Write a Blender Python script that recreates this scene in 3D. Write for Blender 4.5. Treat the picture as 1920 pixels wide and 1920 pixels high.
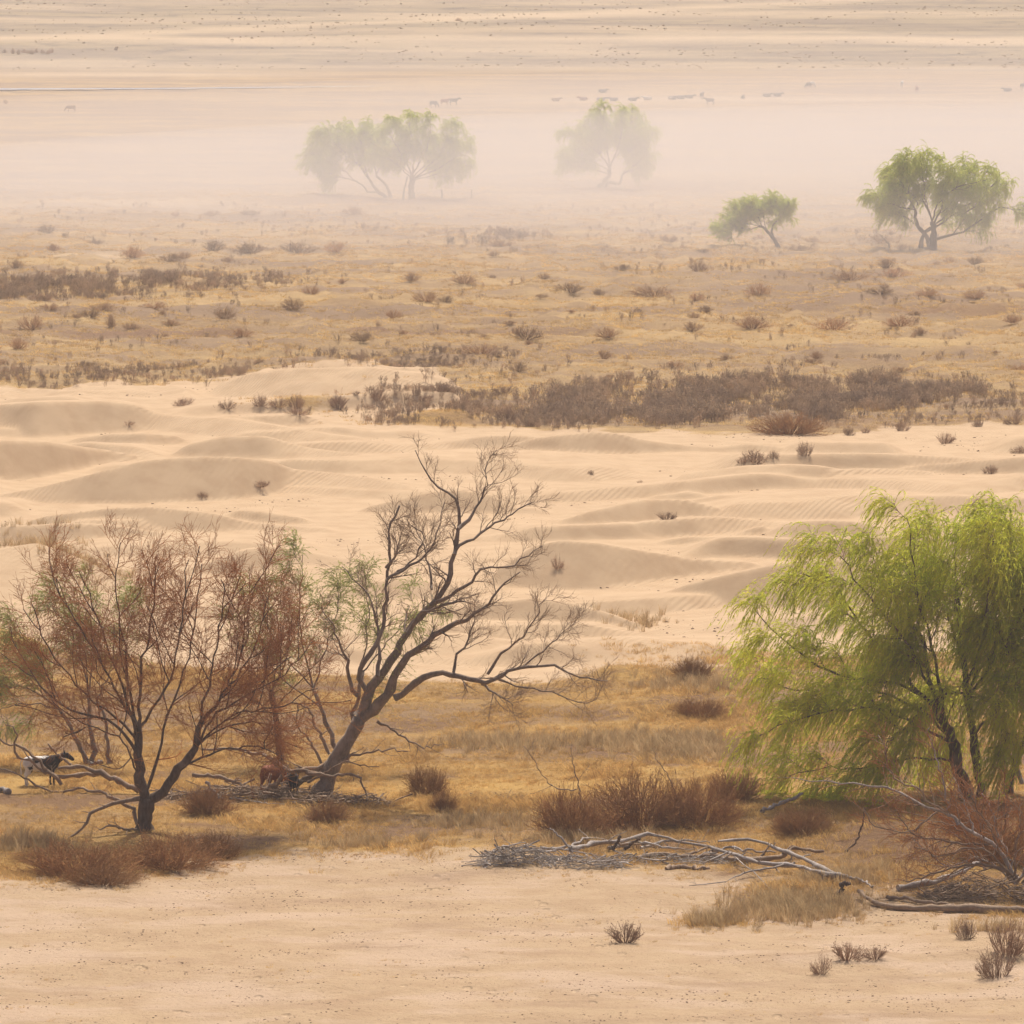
import bpy, math, random
import numpy as np
from mathutils import Vector

# ------------------------------------------------------------------ scene, camera, light
for o in list(bpy.data.objects):
    bpy.data.objects.remove(o)
scene = bpy.context.scene
COL = scene.collection

F = 11000.0            # focal length in photograph pixels (photograph 1920 x 1920)
CAM_H = 39.4           # camera height above the valley floor, m
TANP = 1145.0 / F      # downward pitch

cam_data = bpy.data.cameras.new('camera')
cam_data.sensor_width = 36.0
cam_data.lens = 36.0 * F / 1920.0
cam_data.clip_start = 1.0
cam_data.clip_end = 9000.0
cam = bpy.data.objects.new('camera', cam_data)
COL.objects.link(cam)
cam.location = (0, 0, CAM_H)
cam.rotation_euler = (math.pi / 2 - math.atan(TANP), 0, 0)
scene.camera = cam

SUN_EL, SUN_AZ = math.radians(60), math.radians(10)     # azimuth from +Y towards +X
world = bpy.data.worlds.new('World')
scene.world = world
world.use_nodes = True
wn = world.node_tree.nodes
wn.clear()
sky = wn.new('ShaderNodeTexSky')
sky.sky_type = 'NISHITA'
sky.sun_disc = False
sky.sun_elevation = SUN_EL
sky.sun_rotation = SUN_AZ
sky.altitude = 1200
sky.air_density = 0.25
sky.dust_density = 8.0
sky.ozone_density = 0.0
bg = wn.new('ShaderNodeBackground')
bg.inputs['Strength'].default_value = 0.15
wo = wn.new('ShaderNodeOutputWorld')
world.node_tree.links.new(sky.outputs[0], bg.inputs[0])
world.node_tree.links.new(bg.outputs[0], wo.inputs[0])

sun_data = bpy.data.lights.new('sun', 'SUN')
sun_data.energy = 3.0
sun_data.angle = math.radians(1.2)
sun_data.color = (1.0, 0.95, 0.87)
sun = bpy.data.objects.new('sun', sun_data)
COL.objects.link(sun)
sd = Vector((math.cos(SUN_EL) * math.sin(SUN_AZ), math.cos(SUN_EL) * math.cos(SUN_AZ), math.sin(SUN_EL)))
sun.rotation_euler = sd.to_track_quat('Z', 'Y').to_euler()
sun.location = (200, 500, 300)

scene.render.engine = 'CYCLES'
vs = scene.view_settings
vs.view_transform = 'Standard'
vs.look = 'None'
vs.exposure = 0.46
vs.gamma = 1.0
vs.use_curve_mapping = False
scene.cycles.max_bounces = 8
scene.cycles.volume_bounces = 2
scene.cycles.transparent_max_bounces = 8

# ------------------------------------------------------------------ noise and pixel geometry
def _hash(ix, iy, seed):
    h = (ix.astype(np.int64) * 374761393 + iy.astype(np.int64) * 668265263 + seed * 974634777) & 0x7fffffff
    h = ((h ^ (h >> 13)) * 1274126177) & 0x7fffffff
    return ((h ^ (h >> 16)) & 0xffff) / 65535.0

def vnoise(x, y, seed=0):
    x = np.asarray(x, float); y = np.asarray(y, float)
    ix = np.floor(x); iy = np.floor(y)
    fx = x - ix; fy = y - iy
    fx = fx * fx * fx * (fx * (fx * 6 - 15) + 10); fy = fy * fy * fy * (fy * (fy * 6 - 15) + 10)
    ix = ix.astype(np.int64); iy = iy.astype(np.int64)
    a = _hash(ix, iy, seed); b = _hash(ix + 1, iy, seed)
    c = _hash(ix, iy + 1, seed); d = _hash(ix + 1, iy + 1, seed)
    return (a * (1 - fx) + b * fx) * (1 - fy) + (c * (1 - fx) + d * fx) * fy

def fbm(x, y, seed=0, octs=4):
    s = 0; amp = 0.5; tot = 0
    for k in range(octs):
        s = s + amp * vnoise(np.asarray(x) * 2 ** k + 17.3 * k, np.asarray(y) * 2 ** k + 9.1 * k, seed + k)
        tot += amp; amp *= 0.5
    return s / tot

def sstep(a, b, x):
    t = np.clip((np.asarray(x, float) - a) / (b - a), 0, 1)
    return t * t * (3 - 2 * t)

CP, SP = 1 / math.sqrt(1 + TANP ** 2), TANP / math.sqrt(1 + TANP ** 2)
def ray(px, py):
    """world direction through a photograph pixel, scaled so that its y component is 1"""
    a = (np.asarray(px, float) - 960) / F; b = (960 - np.asarray(py, float)) / F
    dx = a; dy = CP + b * SP; dz = -SP + b * CP
    return dx / dy, dz / dy

def flat(px, py):
    """ground point (x, y) on the level valley floor seen at a pixel"""
    rx, rz = ray(px, py)
    y = -CAM_H / rz
    return rx * y, y

def proj(x, y, z):
    """photograph pixel of a world point"""
    zz = z - CAM_H
    f = y * CP - zz * SP; u = y * SP + zz * CP
    return 960 + F * x / f, 960 - F * u / f

def at(px, py, y):
    """point on the pixel's ray at depth y"""
    rx, rz = ray(px, py)
    return np.array([rx * y, y, CAM_H + rz * y])
# ------------------------------------------------------------------ terrain
# Dunes: crest nodes (pixel x, crest y, foot y of the lee face, tangent of the lee slope), windward length
S, M, G = 0.60, 0.36, 0.20
DUNES = [
 ([(-260,800,822,M),(-120,770,820,S),(0,757,813,S),(60,752,822,S),(190,750,812,S),(250,757,809,S),(285,776,806,M),(330,782,812,G),(430,786,822,G),(560,806,830,G),(720,826,836,G)], 24),
 ([(110,826,829,M),(200,812,838,S),(270,812,842,S),(330,818,832,S),(365,826,829,M)], 9),
 ([(310,848,852,M),(360,829,856,S),(420,817,858,S),(500,816,861,S),(533,826,862,M),(580,838,864,G),(680,852,872,G),(770,872,880,G)], 8),
 ([(-200,850,925,S),(-80,826,915,S),(0,823,906,S),(80,826,893,S),(180,840,873,S),(280,854,858,M)], 7),
 ([(-60,936,940,M),(60,915,941,M),(170,886,943,S),(260,862,943,S),(345,855,941,S),(430,857,938,S),(500,864,930,S),(546,882,922,M),(600,884,926,G),(700,897,932,G),(800,916,934,G)], 10),
 ([(20,985,988,M),(80,966,990,S),(200,949,991,S),(280,946,993,S),(390,957,994,S),(470,976,991,M),(540,982,994,G),(640,992,998,G)], 8),
 ([(410,958,962,M),(450,953,968,S),(490,954,974,S),(560,966,977,S),(600,976,979,M)], 8),
 ([(-120,1000,1018,S),(0,985,1018,S),(130,981,1016,S),(220,985,1008,S),(350,1005,1008,M)], 9),
 ([(330,1072,1078,M),(400,1051,1078,S),(450,1031,1076,S),(500,1024,1070,S),(550,1030,1060,M),(620,1042,1058,G),(720,1055,1062,G)], 12),
 ([(660,956,959,M),(740,936,960,S),(800,921,960,S),(860,916,961,S),(925,926,961,S),(960,948,960,M),(1040,952,962,G)], 9),
 ([(925,846,850,M),(1000,827,857,S),(1060,818,861,S),(1110,813,860,S),(1160,815,856,S),(1215,829,852,S),(1290,838,849,S),(1340,841,849,M),(1400,834,849,S),(1450,837,849,S),(1500,846,848,M)], 11),
 ([(1250,898,903,G),(1320,884,910,G),(1400,872,915,G),(1480,869,914,M),(1540,872,912,S),(1580,880,906,M),(1660,878,900,G),(1780,886,900,G)], 12),
 ([(1660,882,885,M),(1740,870,884,S),(1800,865,888,S),(1900,857,892,S),(2000,850,896,S),(2100,856,890,S)], 12),
 ([(1200,935,937,M),(1290,924,938,S),(1350,931,938,M)], 6),
 ([(1270,946,949,M),(1350,932,950,S),(1430,933,952,S),(1490,947,951,M)], 7),
 ([(1470,952,955,M),(1570,930,958,S),(1680,922,958,S),(1725,936,956,M),(1800,942,956,G),(1900,950,958,G)], 9),
 ([(960,1006,1009,M),(1040,978,1004,S),(1110,955,999,S),(1200,939,990,S),(1290,941,978,S),(1370,964,972,M),(1460,968,978,G)], 9),
 ([(1090,1008,1012,M),(1200,981,1011,S),(1290,974,1006,S),(1360,974,1000,M),(1450,980,1000,G),(1600,992,1006,G)], 9),
 ([(1370,1002,1004,M),(1430,988,1004,S),(1470,998,1003,M)], 4),
 ([(1220,1016,1019,M),(1290,1006,1022,S),(1380,1005,1025,S),(1470,1024,1027,M)], 6),
 ([(900,1088,1093,M),(955,1052,1097,S),(1000,1020,1099,S),(1050,1009,1101,S),(1130,1015,1100,S),(1200,1029,1094,S),(1300,1046,1078,S),(1440,1055,1060,M)], 11),
 ([(1200,1124,1127,M),(1300,1091,1133,S),(1380,1072,1138,S),(1450,1058,1141,S),(1530,1046,1141,S),(1640,1044,1138,S),(1760,1062,1130,S),(1900,1090,1122,M),(2000,1110,1116,M)], 10),
 ([(820,1150,1156,M),(900,1126,1160,S),(1000,1117,1165,S),(1080,1128,1168,S),(1150,1150,1178,S),(1230,1181,1184,M)], 9),
 ([(600,1110,1114,M),(680,1088,1118,M),(760,1080,1120,M),(840,1092,1118,M),(900,1104,1114,M)], 10),
 ([(-200,1100,1150,G),(-60,1030,1135,G),(40,1015,1130,G),(140,1050,1124,G),(260,1100,1118,G)], 12),
 ([(380,720,738,G),(470,704,750,G),(560,696,765,G),(700,697,770,G),(800,706,765,G),(880,728,752,G)], 18),
 ([(1040,1226,1230,G),(1180,1205,1240,G),(1300,1212,1244,G),(1400,1226,1236,G)], 9),
 ([(560,1215,1222,G),(700,1196,1235,G),(860,1188,1238,G),(1000,1206,1228,G)], 9),
]
_d = []
for nodes, L in DUNES:
    a = np.array(nodes, float)
    u = np.linspace(a[0, 0], a[-1, 0], 240)
    def sm(col, k=9):
        v = np.interp(u, a[:, 0], a[:, col])
        p = np.pad(v, k, mode='edge')
        ker = np.hanning(2 * k + 1); ker /= ker.sum()
        return np.convolve(p, ker, 'valid')
    yc, yb, t = sm(1), sm(2), sm(3)
    xb, ybw = flat(u, yb)
    s = F / ybw
    Hh = np.maximum(yb - yc, 0) / (s * (1 + (CAM_H / ybw) / t))
    end = np.minimum((u - u[0]) / 35.0, (u[-1] - u) / 35.0)
    Hh *= sstep(0, 1, end)
    o = np.argsort(xb)
    _d.append((xb[o], ybw[o], Hh[o], t[o], L))

def low_ridges(x, y):
    """low joined transverse ridges filling the field between the big dunes"""
    u, v = uv_flat(x, y)
    m = sstep(6, 40, v - np.interp(u, *B3)) * sstep(10, 45, np.interp(u, *B2) - v)
    lam = 13.0
    ph = (y + 16 * (fbm(x / 22, y / 30, 121, 3) - .5) + 3.0 * (vnoise(x / 6, y / 25, 123) - .5)) / lam
    k = np.floor(ph); p = ph - k
    amp = sstep(.30, .75, vnoise(x / 7.5 + k * 5.37, k * 3.1, 125)) * (.5 + .8 * vnoise(x / 20, k * 1.7, 127))
    f = np.where(p < .13, p / .13, .5 + .5 * np.cos(np.pi * (p - .13) / .87))
    return m * amp * .85 * f

def dunes(x, y):
    z = low_ridges(x, y)
    wob = (fbm(x * .35, y * .25, 77, 3) - .5)
    for xb, yb, Hh, t, L in _d:
        m = (x > xb[0]) & (x < xb[-1]) & (y > yb.min() - 2) & (y < yb.max() + 45)
        if not m.any():
            continue
        xx, yy = x[m], y[m] + wob[m] * .4
        h = np.interp(xx, xb, Hh); b = np.interp(xx, xb, yb); tt = np.interp(xx, xb, t)
        c = b + h / tt
        front = (yy - b) * tt
        ll = np.clip(L * h / max(Hh.max(), .01), 3, None)
        q = np.clip((yy - c) / ll, 0, 1)
        back = h * (0.5 + 0.5 * np.cos(np.pi * q)) * (1 - .15 * q)
        v = np.where(yy < c, front, back)
        v = np.where(v > 0, v, 0)
        z[m] = np.maximum(z[m], v)
    return z

B1 = ([-400,0,120,250,450,560,700,880,1000,1200,1330,1400,1600,1760,1920,2300],
      [1650,1648,1650,1638,1612,1590,1592,1600,1618,1630,1645,1655,1672,1700,1722,1730])
B2 = ([-400,0,100,250,500,800,1000,1090,1200,1280,1400,1600,1920,2300],
      [1160,1175,1215,1240,1262,1280,1286,1278,1262,1266,1258,1235,1210,1200])
B3 = ([-400,0,200,330,470,560,700,820,860,900,1000,1180,1400,1550,1640,1740,1920,2300],
      [735,730,722,716,706,693,693,702,735,790,808,812,814,810,800,792,796,800])

def uv_flat(x, y):
    return proj(x, y, np.zeros_like(x))

def height(x, y):
    x = np.asarray(x, float); y = np.asarray(y, float)
    u, v = uv_flat(x, y)
    # far hillside
    z = 0.030 * np.maximum(y - 1375, 0) * sstep(1340, 1520, y)
    z = np.minimum(z, 34 + 0 * y) if False else z
    z = np.where(y > 2300, 27.75 + 6 * np.sin(np.clip((y - 2300) / 1300, 0, 1) * np.pi), z)
    z = z + sstep(1380, 1500, y) * (fbm(x / 90, y / 60, 5, 3) - .5) * 2.2
    # hummocky plain beyond the dunes
    pl = sstep(440, 500, y) * (1 - .65 * sstep(700, 900, y)) * (1 - sstep(1250, 1380, y))
    hum = np.abs(fbm(x / 7.5, y / 9.0, 11, 4) - .5) * 2
    z = z + pl * ((1 - hum) ** 2 * 1.05 - .4 + (fbm(x / 26, y / 30, 21, 3) - .5) * 1.3)
    # foreground and grass belt
    ng = 1 - sstep(292, 310, y)
    z = z + ng * ((fbm(x / 9, y / 9, 31, 4) - .5) * .55 + (fbm(x / 1.3, y / 1.6, 33, 2) - .5) * .07)
    # soil hump by the right willow, low bank at the grass edge
    def hump(px, py, rx, ry, hh):
        cx, cy = flat(px, py)
        return hh * np.exp(-(((x - cx) / rx) ** 2 + ((y - cy) / ry) ** 2))
    z = z + hump(1700, 1565, 4.5, 3.0, .5) + hump(1150, 1270, 2.6, 2.0, .45) + hump(1000, 1625, 3.5, 1.5, .25)
    z = z + hump(1600, 1800, 1.6, 1.4, .3) + hump(1870, 1795, 2.0, 1.6, .3)
    dm = sstep(286, 296, y) * (1 - sstep(500, 520, y))
    z = z + dm * (fbm(x / 14, y / 22, 41, 3) - .5) * .5
    z = z + dunes(x, y)
    return z

def gz(x, y):
    return float(height(np.array([x]), np.array([y]))[0])

_ys = np.concatenate([np.arange(150, 520, .2), np.arange(520, 1400, .5), np.arange(1400, 2400, 1.0)])
def hit(px, py):
    """first ground point on the pixel's ray"""
    rx, rz = ray(px, py)
    xs = rx * _ys; zs = CAM_H + rz * _ys
    yf = flat(px, py)[1] if rz < -.001 else 3000
    m = (_ys > yf * .80) if yf < 1400 else (_ys > 1300)
    m &= (_ys < yf * 1.06 + 5)
    xs, zs, ys = xs[m], zs[m], _ys[m]
    below = zs <= height(xs, ys)
    k = int(np.argmax(below)) if below.any() else len(ys) - 1
    x, y = float(xs[k]), float(ys[k])
    return np.array([x, y, gz(x, y)])

def scl(y):
    return F / y          # photograph pixels per metre at depth y

# ------------------------------------------------------------------ mesh helpers
def mesh_np(name, verts, faces, smooth=True, attrs=None):
    """faces: list of integer arrays, each of shape (n, 3) or (n, 4)"""
    me = bpy.data.meshes.new(name)
    verts = np.ascontiguousarray(verts, dtype=np.float32)
    faces = [np.asarray(f, dtype=np.int32) for f in faces if len(f)]
    loops = np.concatenate([f.ravel() for f in faces])
    sizes = np.concatenate([np.full(len(f), f.shape[1], dtype=np.int32) for f in faces])
    starts = np.concatenate([[0], np.cumsum(sizes)[:-1]]).astype(np.int32)
    me.vertices.add(len(verts)); me.vertices.foreach_set('co', verts.ravel())
    me.loops.add(len(loops)); me.loops.foreach_set('vertex_index', loops)
    me.polygons.add(len(sizes)); me.polygons.foreach_set('loop_start', starts)
    try:
        me.polygons.foreach_set('loop_total', sizes)
    except Exception:
        pass
    me.polygons.foreach_set('use_smooth', np.full(len(sizes), smooth, dtype=bool))
    for k, v in (attrs or {}).items():
        a = me.attributes.new(k, 'FLOAT', 'POINT')
        a.data.foreach_set('value', np.ascontiguousarray(v, dtype=np.float32))
    me.update(calc_edges=True)
    me.validate()
    return me

def obj(name, me, mat=None, parent=None, loc=None):
    o = bpy.data.objects.new(name, me)
    if mat is not None and me is not None and not me.materials:
        me.materials.append(mat)
    COL.objects.link(o)
    if loc is not None:
        o.location = loc
    if parent is not None:
        o.parent = parent
    return o

def tag(o, label=None, cat=None, group=None, kind=None):
    if label: o['label'] = label
    if cat: o['category'] = cat
    if group: o['group'] = group
    if kind: o['kind'] = kind
    return o

# ------------------------------------------------------------------ materials
class NT:
    def __init__(s, name):
        s.m = bpy.data.materials.new(name); s.m.use_nodes = True
        s.t = s.m.node_tree; s.t.nodes.clear()
        s.out = s.t.nodes.new('ShaderNodeOutputMaterial')
    def n(s, typ, **kw):
        nd = s.t.nodes.new(typ)
        for k, v in kw.items():
            if k.startswith('i_'):
                nd.inputs[k[2:].replace('_', ' ')].default_value = v
            else:
                setattr(nd, k, v)
        return nd
    def l(s, a, b): s.t.links.new(a, b)
    def val(s, x, sock):
        if isinstance(x, (int, float)): sock.default_value = x
        elif isinstance(x, (tuple, list)): sock.default_value = (*x, 1) if len(x) == 3 else x
        else: s.l(x, sock)
    def math(s, op, a, b=0.0, clamp=False):
        nd = s.n('ShaderNodeMath', operation=op, use_clamp=clamp)
        s.val(a, nd.inputs[0]); s.val(b, nd.inputs[1]); return nd.outputs[0]
    def mix(s, f, a, b, blend='MIX'):
        nd = s.n('ShaderNodeMix', data_type='RGBA', blend_type=blend)
        s.val(f, nd.inputs[0]); s.val(a, nd.inputs[6]); s.val(b, nd.inputs[7]); return nd.outputs[2]
    def ramp(s, f, a, b):
        nd = s.n('ShaderNodeMapRange', interpolation_type='SMOOTHSTEP')
        s.val(f, nd.inputs[0]); nd.inputs[1].default_value = a; nd.inputs[2].default_value = b; return nd.outputs[0]
    def coords(s, scale=(1, 1, 1), obj=False, rot=(0, 0, 0)):
        g = s.n('ShaderNodeTexCoord').outputs['Object'] if obj else s.n('ShaderNodeNewGeometry').outputs['Position']
        mp = s.n('ShaderNodeMapping'); s.l(g, mp.inputs[0])
        mp.inputs['Scale'].default_value = scale; mp.inputs['Rotation'].default_value = rot
        return mp.outputs[0]
    def noise(s, co, scale, detail=4, rough=.55):
        nd = s.n('ShaderNodeTexNoise'); s.l(co, nd.inputs['Vector'])
        nd.inputs['Scale'].default_value = scale; nd.inputs['Detail'].default_value = detail
        nd.inputs['Roughness'].default_value = rough; return nd.outputs[0]
    def attr(s, name):
        return s.n('ShaderNodeAttribute', attribute_name=name).outputs['Fac']

def ground_material():
    t = NT('ground_surface')
    co = t.coords()
    big = t.noise(co, .05, 5); mid = t.noise(co, .6, 5); fine = t.noise(co, 7.0, 5, .65)
    st = t.noise(t.coords((.12, .32, .3)), 1.0, 6, .6)
    st2 = t.noise(t.coords((.02, .075, .1)), 1.0, 5, .6)
    sand = t.mix(t.ramp(mid, .35, .7), (.515, .363, .219), (.46, .315, .186))
    sand = t.mix(t.math('MULTIPLY', t.ramp(st, .5, .75), t.math('ADD', .25, t.attr('fore'))), sand, (.42, .285, .175))
    sand = t.mix(t.math('MULTIPLY', t.ramp(t.noise(t.coords((.25, .5, 1)), .5, 4, .6), .46, .62), t.math('MULTIPLY', t.attr('fore'), .7)), sand, (.58, .42, .29))
    peb = t.noise(t.coords((1, .5, 1)), 5.5, 3, .7)
    sand = t.mix(t.math('MULTIPLY', t.ramp(peb, .60, .70), t.math('MULTIPLY', t.attr('fore'), .55)), sand, (.27, .17, .105))
    gold = t.mix(t.ramp(st, .35, .66), (.50, .305, .095), (.38, .22, .072))
    gold = t.mix(t.ramp(st2, .44, .62), gold, (.27, .17, .092))
    goldp = t.mix(t.ramp(st, .35, .66), (.48, .325, .15), (.36, .235, .115))
    goldp = t.mix(t.ramp(st2, .42, .60), goldp, (.285, .19, .115))
    gold = t.mix(t.attr('plain'), gold, goldp)
    gold = t.mix(t.math('MULTIPLY', t.ramp(fine, .45, .75), .5), gold, (.20, .125, .06))
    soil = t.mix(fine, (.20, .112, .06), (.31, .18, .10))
    far = t.mix(t.ramp(st2, .40, .60), (.34, .26, .16), (.25, .19, .135))
    spk = t.noise(t.coords((.10, .10, .1)), 1.0, 6, .75)
    far = t.mix(t.ramp(spk, .50, .68), far, (.17, .135, .105))
    rough = t.math('MULTIPLY', t.math('SUBTRACT', t.noise(co, .9, 6, .7), .5), .9)
    gm = t.ramp(t.math('ADD', t.attr('grass'), rough), .30, .72)
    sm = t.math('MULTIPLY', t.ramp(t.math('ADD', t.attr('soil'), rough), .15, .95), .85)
    c = t.mix(gm, sand, gold)
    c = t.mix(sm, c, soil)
    c = t.mix(t.attr('far'), c, far)
    c = t.mix(t.math('MULTIPLY', t.attr('pale'), .85), c, (.56, .42, .27))
    bs = t.n('ShaderNodeBsdfPrincipled'); t.l(c, bs.inputs['Base Color'])
    bs.inputs['Roughness'].default_value = .95
    bs.inputs['Specular IOR Level'].default_value = .1
    # wind ripples on sand, crumbs elsewhere
    wv = t.n('ShaderNodeTexWave', wave_type='BANDS', bands_direction='X', wave_profile='SIN')
    t.l(t.coords((1, .55, 1), rot=(0, 0, math.radians(38))), wv.inputs['Vector'])
    wv.inputs['Scale'].default_value = .95; wv.inputs['Distortion'].default_value = 5.0
    wv.inputs['Detail'].default_value = 3.0; wv.inputs['Detail Scale'].default_value = .35
    rip = t.math('MULTIPLY', wv.outputs['Fac'], t.math('MULTIPLY', t.attr('ripple'), t.math('MULTIPLY', t.ramp(t.noise(co, .11, 2),   .36, .6), .04)))
    crumb = t.math('MULTIPLY', t.noise(co, 3.5, 6, .7), t.math('ADD', .015, t.math('MULTIPLY', t.math('ADD', t.attr('fore'), t.math('ADD', t.attr('soil'), t.attr('grass'))), .17)))
    vo = t.n('ShaderNodeTexVoronoi'); t.l(t.coords((1, .55, 0)), vo.inputs['Vector']); vo.inputs['Scale'].default_value = 1.0
    hoof = t.math('MULTIPLY', t.math('SUBTRACT', 1.0, t.ramp(vo.outputs['Distance'], .10, .22)), t.math('MULTIPLY', t.ramp(t.noise(t.coords((.5, .25, 1)), .6, 3), .45, .6), t.math('MULTIPLY', t.attr('fore'), -.13)))
    crumb = t.math('ADD', crumb, hoof)
    bp = t.n('ShaderNodeBump'); bp.inputs['Strength'].default_value = 1.0; bp.inputs['Distance'].default_value = 1.0
    t.l(t.math('ADD', rip, crumb), bp.inputs['Height'])
    t.l(bp.outputs[0], bs.inputs['Normal'])
    t.l(bs.outputs[0], t.out.inputs[0])
    return t.m
M_GROUND = ground_material()

# ------------------------------------------------------------------ ground sheets
FB1, FB2 = float(hit(1000, 20)[1]), float(hit(300, 74)[1])
def masks(x, y):
    u, v = uv_flat(x, y)
    wob = (fbm(x / 3.0, y / 4.0, 51, 4) - .5)
    vv = v + wob * 34
    b1 = np.interp(u, *B1); b2 = np.interp(u, *B2); b3 = np.interp(u, *B3)
    fore = sstep(-46, 34, vv + (fbm(x / .9, y / 1.3, 53, 3) - .5) * 40 - b1)
    belt = (1 - fore) * sstep(-6, 8, v + wob * 14 - b2)
    plain = 1 - sstep(-8, 8, v + wob * 22 - b3)
    grass = np.clip(belt + plain, 0, 1)
    def ell(px, py, rx, ry):
        return np.exp(-(((u - px) / rx) ** 2 + ((v - py) / ry) ** 2))
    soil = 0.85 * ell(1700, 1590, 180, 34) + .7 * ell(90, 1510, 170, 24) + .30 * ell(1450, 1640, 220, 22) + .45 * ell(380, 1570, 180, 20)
    soil = soil + .55 * ell(200, 625, 460, 9) * 1.1 + .5 * ell(1750, 590, 500, 8) + .5 * ell(900, 625, 260, 6) + .5 * ell(1400, 790, 420, 14)
    soil = soil + .6 * ell(1230, 355, 190, 9) + .5 * ell(720, 378, 150, 7)  # cast shade beneath the far willows, with dark vegetation, painted in soil colour
    soil = soil + .75 * belt * sstep(.48, .72, fbm(x / 4, y / 4, 61, 5)) + .35 * plain * sstep(.54, .66, fbm(x / 16, y / 22, 63, 4)) * (1 - sstep(900, 1100, y))
    soil = np.clip(soil, 0, 1)
    patch = 1.0 * ell(1490, 1692, 120, 26) + .6 * ell(1330, 1722, 60, 14) + .5 * ell(1400, 1240, 200, 14) + .4 * ell(60, 1060, 120, 40) + .95 * ell(860, 790, 170, 16) + .6 * ell(560, 772, 90, 6)
    grass = np.clip(grass + patch * fore + patch * (1 - belt) * (1 - fore), 0, 1)
    far = sstep(1330, 1420, y)
    pale = .9 * ell(260, 388, 260, 9) + .7 * ell(1010, 372, 90, 5) + .9 * ell(200, 485, 110, 7) * plain + .8 * ell(1500, 188, 700, 4) + .8 * ell(200, 140, 420, 5) * sstep(1200, 1300, y)
    pale = pale + far * .6 * sstep(.55, .68, fbm(x / 160, y / 40, 71, 4))
    pale = pale + .9 * far * (np.exp(-((y - FB1 - (x - 40) * .9) / 16) ** 2) + np.exp(-((y - FB2) / 14) ** 2))
    pale = np.clip(pale, 0, 1)
    ripple = (1 - grass) * (1 - fore) * (y < 520)
    return dict(grass=grass, soil=soil, fore=fore * (1 - far), far=far, pale=pale, ripple=ripple, plain=plain)

def build_ground():
    vrows = np.concatenate([np.arange(2500, 2000, -12.0), np.arange(2000, 1290, -4.5), np.arange(1290, 1200, -1.8), np.arange(1200, 735, -1.0), np.arange(735, 700, -1.8), np.arange(700, 132, -3.2)])
    yr = flat(960, vrows)[1]
    yr = np.concatenate([yr, yr[-1] * np.cumprod(np.full(100, 1.0105))])
    yr = yr[yr < 3800]
    a = np.arange(-.102, .1021, 6.6 / F)
    co = .102 * np.cumprod(np.full(14, 1.16))
    a = np.concatenate([-co[::-1], a, co])
    X = a[None, :] * yr[:, None]; Y = np.repeat(yr[:, None], len(a), 1)
    Z = height(X.ravel(), Y.ravel()).reshape(X.shape)
    mk = masks(X.ravel(), Y.ravel())
    nr, nc = X.shape
    V = np.stack([X, Y, Z], -1).reshape(-1, 3)
    slope = np.gradient(Z, axis=0) / np.gradient(Y, axis=0)
    mk['ripple'] = mk['ripple'] * (1 - .85 * sstep(.3, .5, slope.ravel()))
    idx = np.arange(nr * nc).reshape(nr, nc)
    q = np.stack([idx[:-1, :-1], idx[:-1, 1:], idx[1:, 1:], idx[1:, :-1]], -1).reshape(-1, 4)
    cx = V[q].mean(1)
    u, v = uv_flat(cx[:, 0], cx[:, 1])
    b2 = np.interp(u, *B2); b3 = np.interp(u, *B3)
    zone = np.where(cx[:, 1] > 1375, 3, np.where(v < b3, 2, np.where(v < b2, 1, 0)))
    for z, name, label in ((0, 'ground', 'pale sandy ground with a belt of dry golden grass'),
                           (1, 'sand_dunes', 'field of rippled pale sand dunes between the grass belts'),
                           (2, 'grass_plain', 'hummocky plain of dry golden grass beyond the dunes'),
                           (3, 'hillside', 'pale hazy hillside rising beyond the plain')):
        f = q[zone == z]
        used = np.unique(f)
        remap = np.zeros(len(V), dtype=np.int32); remap[used] = np.arange(len(used))
        me = mesh_np(name, V[used], [remap[f]], True, {k: val[used] for k, val in mk.items()})
        o = obj(name, me, M_GROUND)
        tag(o, label, None, None, 'structure')
build_ground()
# ------------------------------------------------------------------ plant materials
def plant_mat(name, c1, c2, scale=.6, transl=.0, c3=None, rand=.0):
    t = NT(name)
    co = t.coords()
    f = t.ramp(t.noise(co, scale, 4), .35, .65)
    c = t.mix(f, c1, c2)
    if c3 is not None:
        c = t.mix(t.ramp(t.noise(co, scale * 4.7, 3), .5, .66), c, c3)
    if rand > 0:
        r = t.n('ShaderNodeObjectInfo').outputs['Random']
        hs = t.n('ShaderNodeHueSaturation'); t.l(c, hs.inputs['Color'])
        t.l(t.math('ADD', 1 - rand, t.math('MULTIPLY', r, 2 * rand)), hs.inputs['Value'])
        c = hs.outputs[0]
    d = t.n('ShaderNodeBsdfDiffuse'); t.l(c, d.inputs[0])
    if transl > 0:
        tr = t.n('ShaderNodeBsdfTranslucent'); t.l(c, tr.inputs[0])
        mx = t.n('ShaderNodeMixShader'); mx.inputs[0].default_value = transl
        t.l(d.outputs[0], mx.inputs[1]); t.l(tr.outputs[0], mx.inputs[2])
        t.l(mx.outputs[0], t.out.inputs[0])
    else:
        t.l(d.outputs[0], t.out.inputs[0])
    return t.m

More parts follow.
